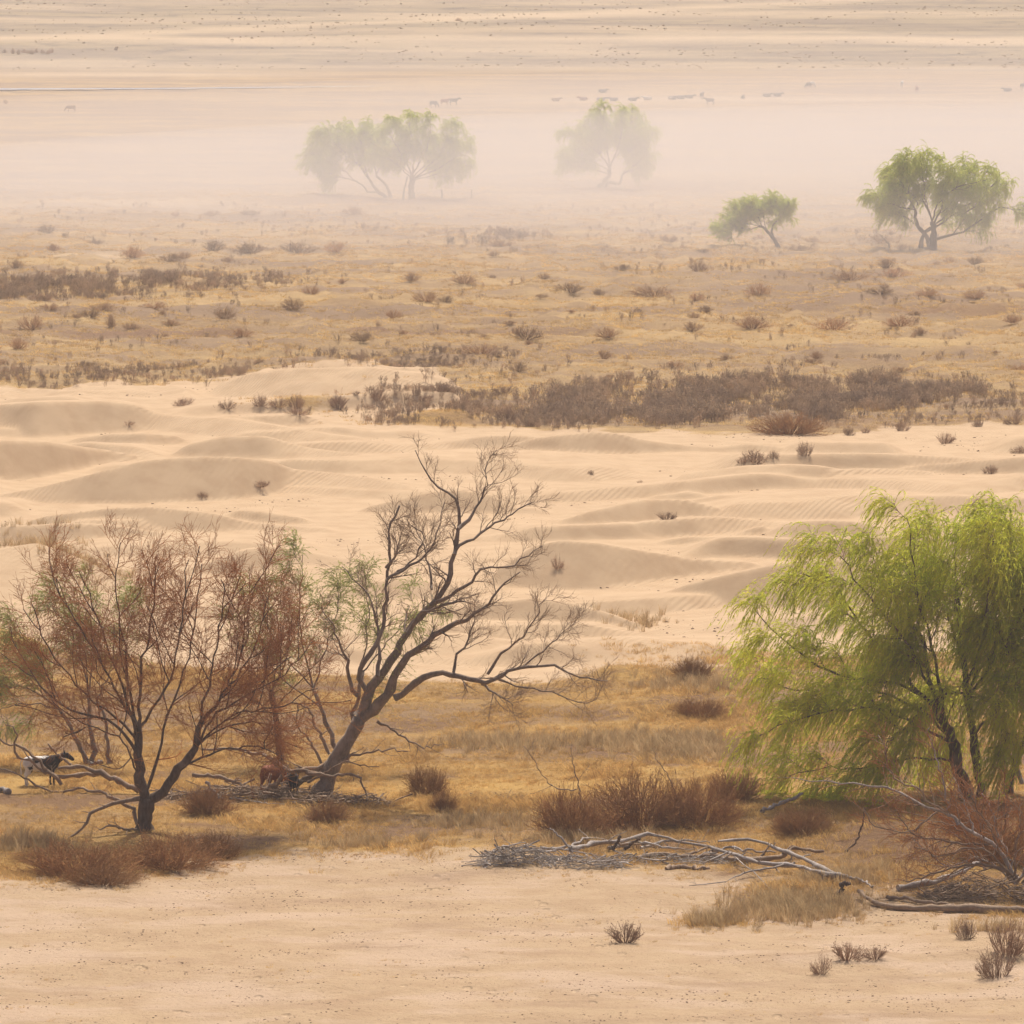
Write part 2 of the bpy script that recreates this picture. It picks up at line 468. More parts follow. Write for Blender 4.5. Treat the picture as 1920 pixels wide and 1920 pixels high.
def bark_mat(name, c1, c2, c3):
    t = NT(name)
    co = t.coords((1, 1, .35))
    c = t.mix(t.ramp(t.noise(co, 9, 5, .7), .35, .65), c1, c2)
    c = t.mix(t.ramp(t.noise(t.coords(), 1.1, 3), .5, .68), c, c3)
    bs = t.n('ShaderNodeBsdfPrincipled'); t.l(c, bs.inputs['Base Color'])
    bs.inputs['Roughness'].default_value = .9; bs.inputs['Specular IOR Level'].default_value = .15
    bp = t.n('ShaderNodeBump'); bp.inputs['Strength'].default_value = .8; bp.inputs['Distance'].default_value = .03
    t.l(t.noise(co, 16, 4, .7), bp.inputs['Height']); t.l(bp.outputs[0], bs.inputs['Normal'])
    t.l(bs.outputs[0], t.out.inputs[0])
    return t.m

M_STRAW = plant_mat('dry_straw', (.66, .435, .165), (.56, .355, .13), .25, .5, (.46, .29, .12), .18)
M_STRAW2 = plant_mat('plain_straw', (.69, .47, .19), (.60, .40, .165), .05, .55, (.47, .31, .14), .18)
M_WEED = plant_mat('grey_brown_weed', (.38, .27, .185), (.52, .37, .235), .2, .4, None, .25)
M_BUSH = plant_mat('brown_bush', (.40, .22, .10), (.48, .28, .13), .9, .4, (.32, .18, .085), .1)
M_BUSH2 = plant_mat('grey_bush', (.46, .31, .21), (.37, .245, .165), .9, .35, None, .15)
M_BARK = bark_mat('dark_bark', (.09, .06, .042), (.16, .11, .078), (.23, .165, .12))
M_BARK2 = bark_mat('grey_brown_bark', (.19, .14, .105), (.29, .22, .165), (.35, .27, .21))
M_DEAD = bark_mat('weathered_wood', (.40, .345, .30), (.30, .25, .21), (.52, .46, .41))
M_DEAD2 = bark_mat('brown_deadwood', (.28, .195, .13), (.37, .265, .18), (.20, .135, .09))
M_TWIG = plant_mat('red_brown_twig', (.50, .20, .07), (.40, .175, .075), .5, .2, (.54, .27, .11))
M_TWIG2 = plant_mat('tan_twig', (.36, .24, .15), (.28, .18, .12), .5, .1, (.42, .25, .12))
M_LEAF = plant_mat('willow_leaf', (.66, .66, .075), (.52, .58, .065), .45, .65, (.78, .72, .10))
M_LEAF2 = plant_mat('sparse_willow_leaf', (.37, .42, .12), (.44, .46, .13), .8, .55)
M_LEAF3 = plant_mat('far_willow_leaf', (.60, .64, .13), (.52, .58, .12), .3, .65, (.68, .68, .17))

# ------------------------------------------------------------------ batch tube and leaf geometry
class Acc:
    def __init__(s): s.v = []; s.f = []; s.n = 0
    def add(s, v, f):
        s.v.append(v.reshape(-1, 3)); s.f.append(f + s.n); s.n += v.size // 3
    def mesh(s, name, smooth=True):
        f4 = [f for f in s.f if f.shape[1] == 4]; f3 = [f for f in s.f if f.shape[1] == 3]
        fs = ([np.concatenate(f4)] if f4 else []) + ([np.concatenate(f3)] if f3 else [])
        return mesh_np(name, np.concatenate(s.v), fs, smooth)

def norm(v):
    return v / np.maximum(np.linalg.norm(v, axis=-1, keepdims=True), 1e-9)

def tubes(acc, P, R, sides):
    """P (B,N,3) polylines, R (B,N) radii"""
    B, N, _ = P.shape
    T = np.empty_like(P)
    T[:, 1:-1] = P[:, 2:] - P[:, :-2]; T[:, 0] = P[:, 1] - P[:, 0]; T[:, -1] = P[:, -1] - P[:, -2]
    T = norm(T)
    ref = np.where(np.abs(T[:, :1, 2:3]) > .8, np.array([1., .2, 0]), np.array([0., .2, 1.]))
    A = norm(np.cross(T, np.broadcast_to(ref, T.shape))); Bn = np.cross(T, A)
    ang = np.arange(sides) * 2 * np.pi / sides
    ring = A[:, :, None, :] * np.cos(ang)[None, None, :, None] + Bn[:, :, None, :] * np.sin(ang)[None, None, :, None]
    V = P[:, :, None, :] + ring * R[:, :, None, None]
    i = np.arange(B * N * sides).reshape(B, N, sides)
    j = np.roll(i, -1, axis=2)
    f = np.stack([i[:, :-1], j[:, :-1], j[:, 1:], i[:, 1:]], -1).reshape(-1, 4)
    acc.add(V, f)
    if sides > 3:      # close both ends with fans collapsed to quads/triangles
        for e in (0, N - 1):
            r = i[:, e]
            tri = np.concatenate([np.stack([r[:, 0], r[:, k], r[:, k + 1]], -1) for k in range(1, sides - 1)])
            acc.f.append(tri + acc.n - V.size // 3)

def grow(rng, P, R, k, ln, ang, trop, wander, N, rr, t0=.25, t1=1.0, rmin=.004, taper=.35, bend=0.0):
    """children of every polyline in P, as a batch: returns P2 (B*k,N,3), R2"""
    B, n, _ = P.shape
    t = t0 + (t1 - t0) * (np.arange(k)[None, :] + rng.random((B, k))) / k
    f = t * (n - 1); i = np.minimum(f.astype(int), n - 2); w = (f - i)[..., None]
    b = np.arange(B)[:, None]
    start = P[b, i] * (1 - w) + P[b, i + 1] * w
    tan = norm(P[b, i + 1] - P[b, i])
    r0 = (R[b, i] * (1 - w[..., 0]) + R[b, i + 1] * w[..., 0]) * rr
    rnd = rng.normal(size=(B, k, 3))
    perp = norm(rnd - (rnd * tan).sum(-1, keepdims=True) * tan)
    a = np.radians(ang[0] + (ang[1] - ang[0]) * rng.random((B, k, 1)))
    d = tan * np.cos(a) + perp * np.sin(a)
    L = (ln[0] + (ln[1] - ln[0]) * rng.random((B, k))) * (1.15 - .5 * t)
    start = start.reshape(-1, 3); d = d.reshape(-1, 3); L = L.reshape(-1); r0 = np.maximum(r0.reshape(-1), rmin)
    pts = [start]; step = (L / (N - 1))[:, None]
    tr = np.asarray(trop, float)
    for q in range(N - 1):
        d = norm(d + tr * (1 + bend * q) + rng.normal(size=d.shape) * wander)
        pts.append(pts[-1] + d * step)
    P2 = np.stack(pts, 1)
    R2 = np.maximum(r0[:, None] * np.linspace(1, taper, N)[None], rmin * .7)
    return P2, R2

def leaves(acc, rng, P, per, length, width, droop=.5, spread=.6, t0=.1):
    """narrow leaf quads along polylines"""
    B, n, _ = P.shape
    t = t0 + (1 - t0) * rng.random((B, per)); f = t * (n - 1); i = np.minimum(f.astype(int), n - 2); w = (f - i)[..., None]
    b = np.arange(B)[:, None]
    c = (P[b, i] * (1 - w) + P[b, i + 1] * w).reshape(-1, 3)
    tan = norm(P[b, i + 1] - P[b, i]).reshape(-1, 3)
    d = norm(tan + rng.normal(size=tan.shape) * spread + np.array([0, 0, -droop]))
    side = norm(np.cross(d, rng.normal(size=d.shape)))
    L = (length * (.6 + .8 * rng.random(len(c))))[:, None]; W = (width * (.7 + .6 * rng.random(len(c))))[:, None]
    v = np.stack([c - side * W * .5, c + side * W * .5, c + d * L], 1)
    acc.add(v, np.arange(len(c) * 3).reshape(-1, 3))

def catmull(pts, n):
    p = np.asarray(pts, float)
    seg = np.linalg.norm(np.diff(p, axis=0), axis=1); s = np.concatenate([[0], np.cumsum(seg)])
    pe = np.concatenate([[2 * p[0] - p[1]], p, [2 * p[-1] - p[-2]]])
    tt = np.linspace(0, s[-1], n); out = []
    for t in tt:
        i = min(int(np.searchsorted(s, t, side='right')) - 1, len(p) - 2)
        u = (t - s[i]) / max(seg[i], 1e-9)
        a, b, c, d = pe[i], pe[i + 1], pe[i + 2], pe[i + 3]
        out.append(.5 * ((2 * b) + (c - a) * u + (2 * a - 5 * b + 4 * c - d) * u * u + (3 * b - a - 3 * c + d) * u ** 3))
    return np.array(out)

# ------------------------------------------------------------------ small plant prototypes
def tuft_mesh(name, seed, n, h, spread, w, lean=.5):
    rng = np.random.default_rng(seed)
    a = rng.random(n) * 2 * np.pi; r = spread * np.sqrt(rng.random(n))
    base = np.stack([np.cos(a) * r, np.sin(a) * r, np.full(n, -.03)], -1)
    hh = h * (.45 + .75 * rng.random(n)); a2 = a + rng.normal(size=n) * .9
    out = np.stack([np.cos(a2), np.sin(a2), np.zeros(n)], -1) * (lean * hh * (.3 + rng.random(n)))[:, None]
    up = np.array([0, 0, 1.])
    side = np.stack([-np.sin(a2 + 1), np.cos(a2 + 1), np.zeros(n)], -1) * w
    m = base + out * .35 + up * (hh * .6)[:, None]; tip = base + out + up * (hh * .95)[:, None]
    v = np.stack([base - side, base + side, m + side * .8, m - side * .8, tip], 1)
    k = np.arange(n)[:, None] * 5
    acc = Acc(); acc.v.append(v.reshape(-1, 3)); acc.n = n * 5
    acc.f.append(k + np.array([[0, 1, 2, 3]])); acc.f.append(k + np.array([[3, 2, 4]]))
    return acc.mesh(name, False)

def bush_mesh(name, seed, n=150, k=5, flat_=.62, r0=.012, kids=(.25, .5), leafn=0, leaf=(.07, .025), upness=.12, open_=0.0, sides=3, rad=.22):
    """dome-shaped twiggy shrub, radius about 1 m, height about flat_ m"""
    rng = np.random.default_rng(seed)
    a = rng.random(n) * 2 * np.pi; el = np.arcsin(open_ + (1 - open_) * rng.random(n) ** .8)
    d = np.stack([np.cos(a) * np.cos(el), np.sin(a) * np.cos(el), np.sin(el)], -1)
    L = .62 + .38 * rng.random(n)
    b = d * rad * np.array([1, 1, 0]) + np.array([0, 0, -.05]); N = 5
    pts = [b]
    dd = d.copy()
    for q in range(N - 1):
        dd = norm(dd + np.array([0, 0, upness]) + rng.normal(size=d.shape) * .16)
        pts.append(pts[-1] + dd * (L / (N - 1))[:, None] * np.array([1, 1, flat_]))
    P = np.stack(pts, 1); R = np.repeat(np.linspace(r0, r0 * .35, N)[None], n, 0)
    acc = Acc(); tubes(acc, P, R, sides)
    P2, R2 = grow(rng, P, R, k, kids, (20, 55), (0, 0, .10), .2, 4, .7, .3, 1.0, r0 * .38)
    P2[:, :, 2] = np.maximum(P2[:, :, 2], -.03)
    tubes(acc, P2, R2, 3)
    if leafn:
        leaves(acc, rng, P2, leafn, leaf[0], leaf[1], .0, .8)
    return acc.mesh(name, False)

def weed_mesh(name, seed, n=7, h=1.0):
    rng = np.random.default_rng(seed)
    b = np.stack([rng.normal(size=n) * .18, rng.normal(size=n) * .18, np.full(n, -.05)], -1)
    d = norm(np.stack([rng.normal(size=n) * .22, rng.normal(size=n) * .22, np.ones(n)], -1))
    L = h * (.6 + .5 * rng.random(n)); pts = [b]
    for q in range(4):
        d = norm(d + rng.normal(size=d.shape) * .1); pts.append(pts[-1] + d * (L / 4)[:, None])
    P = np.stack(pts, 1); R = np.repeat(np.linspace(.014, .008, 5)[None], n, 0)
    acc = Acc(); tubes(acc, P, R, 3)
    P2, R2 = grow(rng, P, R, 6, (.15, .4), (25, 55), (0, 0, .15), .1, 3, .8, .35, 1.0, .007)
    tubes(acc, P2, R2, 3)
    leaves(acc, rng, P2, 4, .09, .05, .0, 1.0, .4)
    return acc.mesh(name, False)

def proto_collection(name, meshes, mat):
    c = bpy.data.collections.new(name)
    for i, me in enumerate(meshes):
        if not me.materials: me.materials.append(mat)
        o = bpy.data.objects.new(me.name, me)
        c.objects.link(o)
    return c

def scatter(name, label, pts, scale, coll, nproto, rng, flatten=None):
    """one object: prototypes instanced on points by geometry nodes"""
    me = bpy.data.meshes.new(name)
    me.vertices.add(len(pts)); me.vertices.foreach_set('co', np.ascontiguousarray(pts, dtype=np.float32).ravel())
    sc = np.asarray(scale, float)
    if sc.ndim == 1:
        sc = np.stack([sc, sc, sc * (.8 + .4 * rng.random(len(sc)))], -1)
    rot = np.stack([rng.normal(size=len(pts)) * .08, rng.normal(size=len(pts)) * .08, rng.random(len(pts)) * 6.283], -1)
    for k, arr in (('iscale', sc), ('irot', rot)):
        a = me.attributes.new(k, 'FLOAT_VECTOR', 'POINT'); a.data.foreach_set('vector', np.ascontiguousarray(arr, dtype=np.float32).ravel())
    a = me.attributes.new('iidx', 'INT', 'POINT'); a.data.foreach_set('value', rng.integers(0, nproto, len(pts)).astype(np.int32))
    o = obj(name, me)
    ng = bpy.data.node_groups.new(name, 'GeometryNodeTree')
    ng.interface.new_socket('Geometry', in_out='INPUT', socket_type='NodeSocketGeometry')
    ng.interface.new_socket('Geometry', in_out='OUTPUT', socket_type='NodeSocketGeometry')
    gi = ng.nodes.new('NodeGroupInput'); go = ng.nodes.new('NodeGroupOutput')
    ip = ng.nodes.new('GeometryNodeInstanceOnPoints'); ci = ng.nodes.new('GeometryNodeCollectionInfo')
    ci.inputs['Collection'].default_value = coll
    ci.inputs['Separate Children'].default_value = True
    ci.inputs['Reset Children'].default_value = True
    ip.inputs['Pick Instance'].default_value = True
    def named(nm, typ):
        nd = ng.nodes.new('GeometryNodeInputNamedAttribute'); nd.data_type = typ; nd.inputs['Name'].default_value = nm
        return [s for s in nd.outputs if s.name == 'Attribute' and s.enabled][0]
    er = ng.nodes.new('FunctionNodeEulerToRotation')
    ng.links.new(named('irot', 'FLOAT_VECTOR'), er.inputs[0])
    ng.links.new(gi.outputs[0], ip.inputs['Points'])
    ng.links.new(ci.outputs[0], ip.inputs['Instance'])
    ng.links.new(named('iidx', 'INT'), ip.inputs['Instance Index'])
    ng.links.new(er.outputs[0], ip.inputs['Rotation'])
    ng.links.new(named('iscale', 'FLOAT_VECTOR'), ip.inputs['Scale'])
    ng.links.new(ip.outputs[0], go.inputs[0])
    md = o.modifiers.new('scatter', 'NODES'); md.node_group = ng
    tag(o, label, None, None, 'stuff')
    return o

rs = np.random.default_rng(5)
def sample(n, y0, y1, half=.105):
    """points spread evenly over the ground wedge the place needs"""
    y = np.sqrt(y0 ** 2 + (y1 ** 2 - y0 ** 2) * rs.random(n)); x = (rs.random(n) * 2 - 1) * half * y
    return x, y
def keep(x, y, prob):
    m = rs.random(len(x)) < prob
    x, y = x[m], y[m]
    return np.stack([x, y, height(x, y)], -1)

TUFTS = proto_collection('grass_tufts', [tuft_mesh('grass_tuft', 10 + i, 26, .20, .20, .007, 1.1) for i in range(4)], M_STRAW)
PTUFTS = proto_collection('plain_tufts', [tuft_mesh('plain_tuft', 20 + i, 26, .22, .40, .014, 1.2) for i in range(4)], M_STRAW2)
WEEDS = proto_collection('weeds', [weed_mesh('weed', 30 + i) for i in range(5)], M_WEED)

def ground_stuff():
    # golden grass belt between the dunes and the foreground sand
    x, y = sample(80000, 222, 306)
    mk = masks(x, y)
    d = mk['grass'] * (1 - .8 * mk['soil']) * (.25 + .75 * sstep(.35, .6, fbm(x / 2.2, y / 2.6, 81, 4)))
    p = keep(x, y, d)
    scatter('dry_grass', 'dry golden grass covering the belt behind the foreground sand', p, .35 + .6 * rs.random(len(p)) + 1.3 * rs.random(len(p)) * sstep(.48, .68, fbm(p[:, 0] / 4, p[:, 1] / 4, 83, 3)), TUFTS, 4, rs)
    # grass of the plain beyond the dunes
    x, y = sample(125000, 440, 900)
    mk = masks(x, y)
    d = mk['grass'] * (1 - .7 * mk['soil']) * (1 - .8 * mk['pale']) * (.2 + .8 * sstep(.38, .6, fbm(x / 5, y / 7, 85, 4))) * (1 - sstep(600, 890, y))
    p = keep(x, y, d)
    scatter('plain_grass', 'dry yellow grass covering the hummocky plain', p, .4 + .9 * rs.random(len(p)), PTUFTS, 4, rs)
    # stands of tall dry grass
    TALL = proto_collection('tall_tufts', [tuft_mesh('tall_tuft', 40 + i, 24, .55, .16, .008, .45) for i in range(4)], plant_mat('tall_straw', (.54, .385, .20), (.44, .30, .15), .5, .45, (.60, .45, .25), .25))
    pp = []
    for cu, cv, ru, rv, n in [(1490, 1700, 110, 22, 420), (1340, 1722, 50, 10, 90), (1300, 1400, 110, 22, 500), (1180, 1390, 120, 16, 260), (1130, 1580, 130, 10, 160), (1290, 1290, 110, 12, 160), (960, 1400, 140, 22, 220), (1560, 1655, 60, 12, 90), (900, 1540, 110, 14, 120), (60, 1040, 90, 36, 260), (1190, 1168, 60, 12, 60), (160, 1090, 90, 24, 160), (700, 1580, 120, 8, 60), (60, 1580, 70, 16, 120), (1640, 1640, 90, 20, 100), (1850, 1740, 90, 8, 40)]:
        u = cu + rs.normal(size=n) * ru * .55; v = cv + rs.normal(size=n) * rv * .55
        x, y = flat(u, v); pp.append(np.stack([x, y, height(x, y)], -1))
    pp = np.concatenate(pp)
    scatter('tall_grass', 'stands of taller tan grass beside the driftwood and along the belt', pp, .5 + .8 * rs.random(len(pp)), TALL, 4, rs)
    # sparse stubble on the foreground sand
    x, y = sample(16000, 203, 262)
    mk = masks(x, y)
    p = keep(x, y, .12 * mk['fore'] * sstep(.45, .7, fbm(x / 5, y / 5, 87, 3)) + .9 * mk['fore'] * mk['grass'])
    scatter('sand_stubble', 'sparse dry stubble scattered over the foreground sand', p, .15 + .5 * rs.random(len(p)) ** 2 + .8 * masks(p[:, 0], p[:, 1])['grass'], TUFTS, 4, rs)
    # crumbs of dung, bark and clods on the sand
    rng = np.random.default_rng(8)
    cl = []
    for i in range(4):
        acc = Acc(); a = np.arange(7) * 2 * np.pi / 7
        r = .8 + .4 * rng.random(7)
        ring = np.stack([np.cos(a) * r, np.sin(a) * r, -.2 * np.ones(7)], -1); r2 = .55 + .3 * rng.random(7)
        top = np.stack([np.cos(a) * r2, np.sin(a) * r2, .45 + .3 * rng.random(7)], -1)
        v = np.concatenate([ring, top, [[0, 0, .75]]])
        acc.v.append(v); acc.n = 15
        k = np.arange(7); k1 = (k + 1) % 7
        acc.f.append(np.stack([k, k1, 7 + k1, 7 + k], -1)); acc.f.append(np.stack([7 + k, 7 + k1, np.full(7, 14)], -1))
        cl.append(acc.mesh('clod', False))
    CL = proto_collection('clods', cl, plant_mat('dark_clod', (.15, .095, .06), (.24, .155, .10), 2.0))
    x, y = sample(60000, 203, 262)
    mk = masks(x, y)
    p = keep(x, y, mk['fore'] * sstep(.43, .66, fbm(x / 3.0, y / 1.6, 91, 4)))
    s = .008 + .034 * rs.random(len(p)) ** 6
    scatter('sand_clods', 'small dark clods and crumbs strewn over the foreground sand', p, np.stack([s * 1.6, s, s * .8], -1), CL, 4, rs)
    x, y = sample(26000, 296, 480)
    mk = masks(x, y)
    dz = dunes(x, y)
    p = keep(x, y, (dz < .12) * mk['ripple'] * sstep(.56, .68, fbm(x / 5, y / 4, 93, 4)))
    s = .018 + .07 * rs.random(len(p)) ** 4
    scatter('dune_debris', 'dark scraps lying in the hollows between the dunes', p, np.stack([s * 1.7, s, s * .8], -1), CL, 4, rs)
    # weed bands
    bands = [([(-80, 540), (0, 528), (150, 530), (300, 528), (430, 526), (530, 534), (470, 548), (300, 556), (0, 568), (-80, 570)], 1700, .8),
             ([(1000, 745), (1150, 728), (1400, 724), (1700, 722), (1850, 730), (1840, 752), (1650, 772), (1450, 786), (1250, 800), (1115, 798), (1000, 778)], 3600, .85),
             ([(640, 775), (760, 755), (900, 745), (1010, 760), (1120, 790), (1100, 806), (900, 806), (680, 798)], 1000, .6),
             ([(-80, 706), (150, 700), (420, 690), (560, 684), (780, 676), (960, 676), (960, 688), (560, 704), (300, 716), (-80, 724)], 1300, .55),
             ([(1450, 792), (1700, 770), (1990, 745), (1990, 782), (1700, 792), (1500, 800)], 800, .5),
             ([(860, 455), (980, 450), (1000, 462), (860, 468)], 160, .8)]
    allp, alls = [], []
    for poly, n, sc in bands:
        a = np.array(poly, float)
        u = a[:, 0].min() + rs.random(n * 4) * np.ptp(a[:, 0]); v = a[:, 1].min() + rs.random(n * 4) * np.ptp(a[:, 1])
        ins = np.zeros(len(u), bool)
        for i in range(len(a)):
            (x1, y1), (x2, y2) = a[i], a[i - 1]
            c = ((y1 > v) != (y2 > v)) & (u < (x2 - x1) * (v - y1) / (y2 - y1 + 1e-9) + x1)
            ins ^= c
        x, y = flat(u[ins][:n] + rs.normal(size=min(n, ins.sum())) * 26, v[ins][:n] + rs.normal(size=min(n, ins.sum())) * 5)
        dens = sstep(.36, .60, fbm(x / 3.0, y / 9, 95, 4))
        m = rs.random(len(x)) < .10 + .8 * dens
        x, y = x[m], y[m]
        allp.append(np.stack([x, y, height(x, y)], -1)); alls.append(sc * (.6 + .7 * rs.random(len(x))))
    scatter('dry_weeds', 'dense bands of dark dry weeds along the plain', np.concatenate(allp), np.concatenate(alls), WEEDS, 5, rs)
    x, y = sample(5200, 445, 760)
    mk = masks(x, y)
    p = keep(x, y, mk['grass'] * sstep(.50, .68, fbm(x / 6, y / 10, 97, 4)))
    scatter('plain_weeds', 'scattered dark dry weeds standing in the plain grass', p, .3 + .5 * rs.random(len(p)), WEEDS, 5, rs)
    # specks of far scrub on the hillside
    HB = proto_collection('scrub', [bush_mesh('scrub_clump', 60 + i, 26, 3, .6, .05, (.25, .5), 0) for i in range(3)], M_WEED)
    x, y = sample(34000, 1385, 2200, .11)
    p = keep(x, y, .08 + .6 * sstep(.5, .66, fbm(x / 25, y / 30, 99, 4)))
    scatter('hillside_scrub', 'tiny dark scrub speckling the far hillside', p, .12 + .5 * rs.random(len(p)) ** 4, HB, 3, rs)
ground_stuff()
# ------------------------------------------------------------------ trees
def thing(name, label, cat, loc, group=None):
    o = bpy.data.objects.new(name, None); COL.objects.link(o)
    o.empty_display_size = .5; o.location = loc
    return tag(o, label, cat, group)

def part(name, acc, mat, root, kind=None, smooth=True):
    me = acc.mesh(name, smooth)
    v = np.empty(len(me.vertices) * 3, np.float32); me.vertices.foreach_get('co', v)
    v = v.reshape(-1, 3) - np.array(root.location, dtype=np.float32); me.vertices.foreach_set('co', v.ravel()); me.update()
    o = obj(name, me, mat, root)
    if kind: o['kind'] = kind
    return o

def limb_pts(rng, px, d0, dd, n, wob=.012):
    """pixel polyline -> world polyline, its depth going from d0 to d0+dd"""
    a = np.array(px, float)
    seg = np.concatenate([[0], np.cumsum(np.linalg.norm(np.diff(a, axis=0), axis=1))]); f = seg / seg[-1]
    w = np.array([at(p[0], p[1], d0 + dd * q) for p, q in zip(a, f)])
    P = catmull(w, n)
    L = seg[-1] / scl(d0)
    j = rng.normal(size=P.shape) * wob * min(L, 4) ; j[0] = 0
    return P + j

class Tree:
    def __init__(s, name, label, cat, base, seed, bark, group=None):
        s.rng = np.random.default_rng(seed); s.base = base
        s.root = thing(name, label, cat, base, group); s.bark = bark; s.thin = .72; s.P = []; s.R = []; s.y = float(base[1])
    def limb(s, px, r0, r1, dd=0.0, d0=None, name='limb', n=18, sides=8, flare=0.0, spawn=True, mat=None):
        P = limb_pts(s.rng, px, s.y if d0 is None else d0, dd, n)
        if flare: P[0, 2] = s.base[2] - .25
        if name == 'limb': r0, r1 = r0 * s.thin, r1 * s.thin * .85
        R = np.linspace(0, 1, n); R = r0 + (r1 - r0) * R ** .8
        if flare: R[:3] *= np.array([1 + flare, 1 + flare * .4, 1 + flare * .1])
        R = R * (1 + .08 * s.rng.normal(size=n))
        acc = Acc(); tubes(acc, P[None], R[None], sides)
        s.last = part(name, acc, mat or s.bark, s.root)
        if spawn: s.P.append(P); s.R.append(R)
        return P
    def batch(s): return np.stack(s.P), np.stack(s.R)

def catmull_b(P, n=6):
    i = np.linspace(0, P.shape[1] - 1, n).round().astype(int)
    return P[:, i]

def willow_crown(T, PR, k1, l1, k2, l2, ks, ls, leafn, leaf, twig, leafm, wind=(-.05, 0, -.10), rmin=.006, up=(0, 0, .06), a1=(25, 60), t1=.2, bend=.35, every=1):
    """branches, twigs and hanging leafy strands"""
    rng = T.rng
    P, R = PR
    acc = Acc()
    P1, R1 = grow(rng, P, R, k1, l1, a1, up, .13, 7, .55, t1, 1.0, rmin * 2)
    tubes(acc, P1, R1, 5)
    P2, R2 = grow(rng, P1, R1, k2, l2, (20, 55), (up[0], up[1], up[2] * .5), .13, 6, .6, .25, 1.0, rmin * 1.2)
    tubes(acc, P2, R2, 3)
    part('branches', acc, T.bark, T.root, 'stuff')
    src = np.concatenate([P2, catmull_b(P1)]); sr = np.concatenate([R2, np.full((len(P1), P2.shape[1]), .02)])
    acc = Acc()
    P3, R3 = grow(rng, src, sr, ks, ls, (15, 65), wind, .10, 7, .55, .2, 1.0, rmin * .7, bend=bend)
    gzz = T.base[2] + .25
    P3[:, :, 2] = np.maximum(P3[:, :, 2], gzz)
    sel = slice(None, None, every); tubes(acc, P3[sel][:, ::2], R3[sel][:, ::2], 3)
    part('twigs', acc, twig, T.root, 'stuff')
    acc = Acc()
    leaves(acc, rng, P3, leafn, leaf[0], leaf[1], .3, .32, .04)
    part('crown', acc, leafm, T.root, 'stuff', False)

def zr2(x, y): return (1300 + x / 2.232, 900 + y / 2.232)
def zr1(x, y): return (x / 2.667, 960 + y / 2.667)
def zrt(x, y): return (480 + x / 2.461, 780 + y / 2.461)

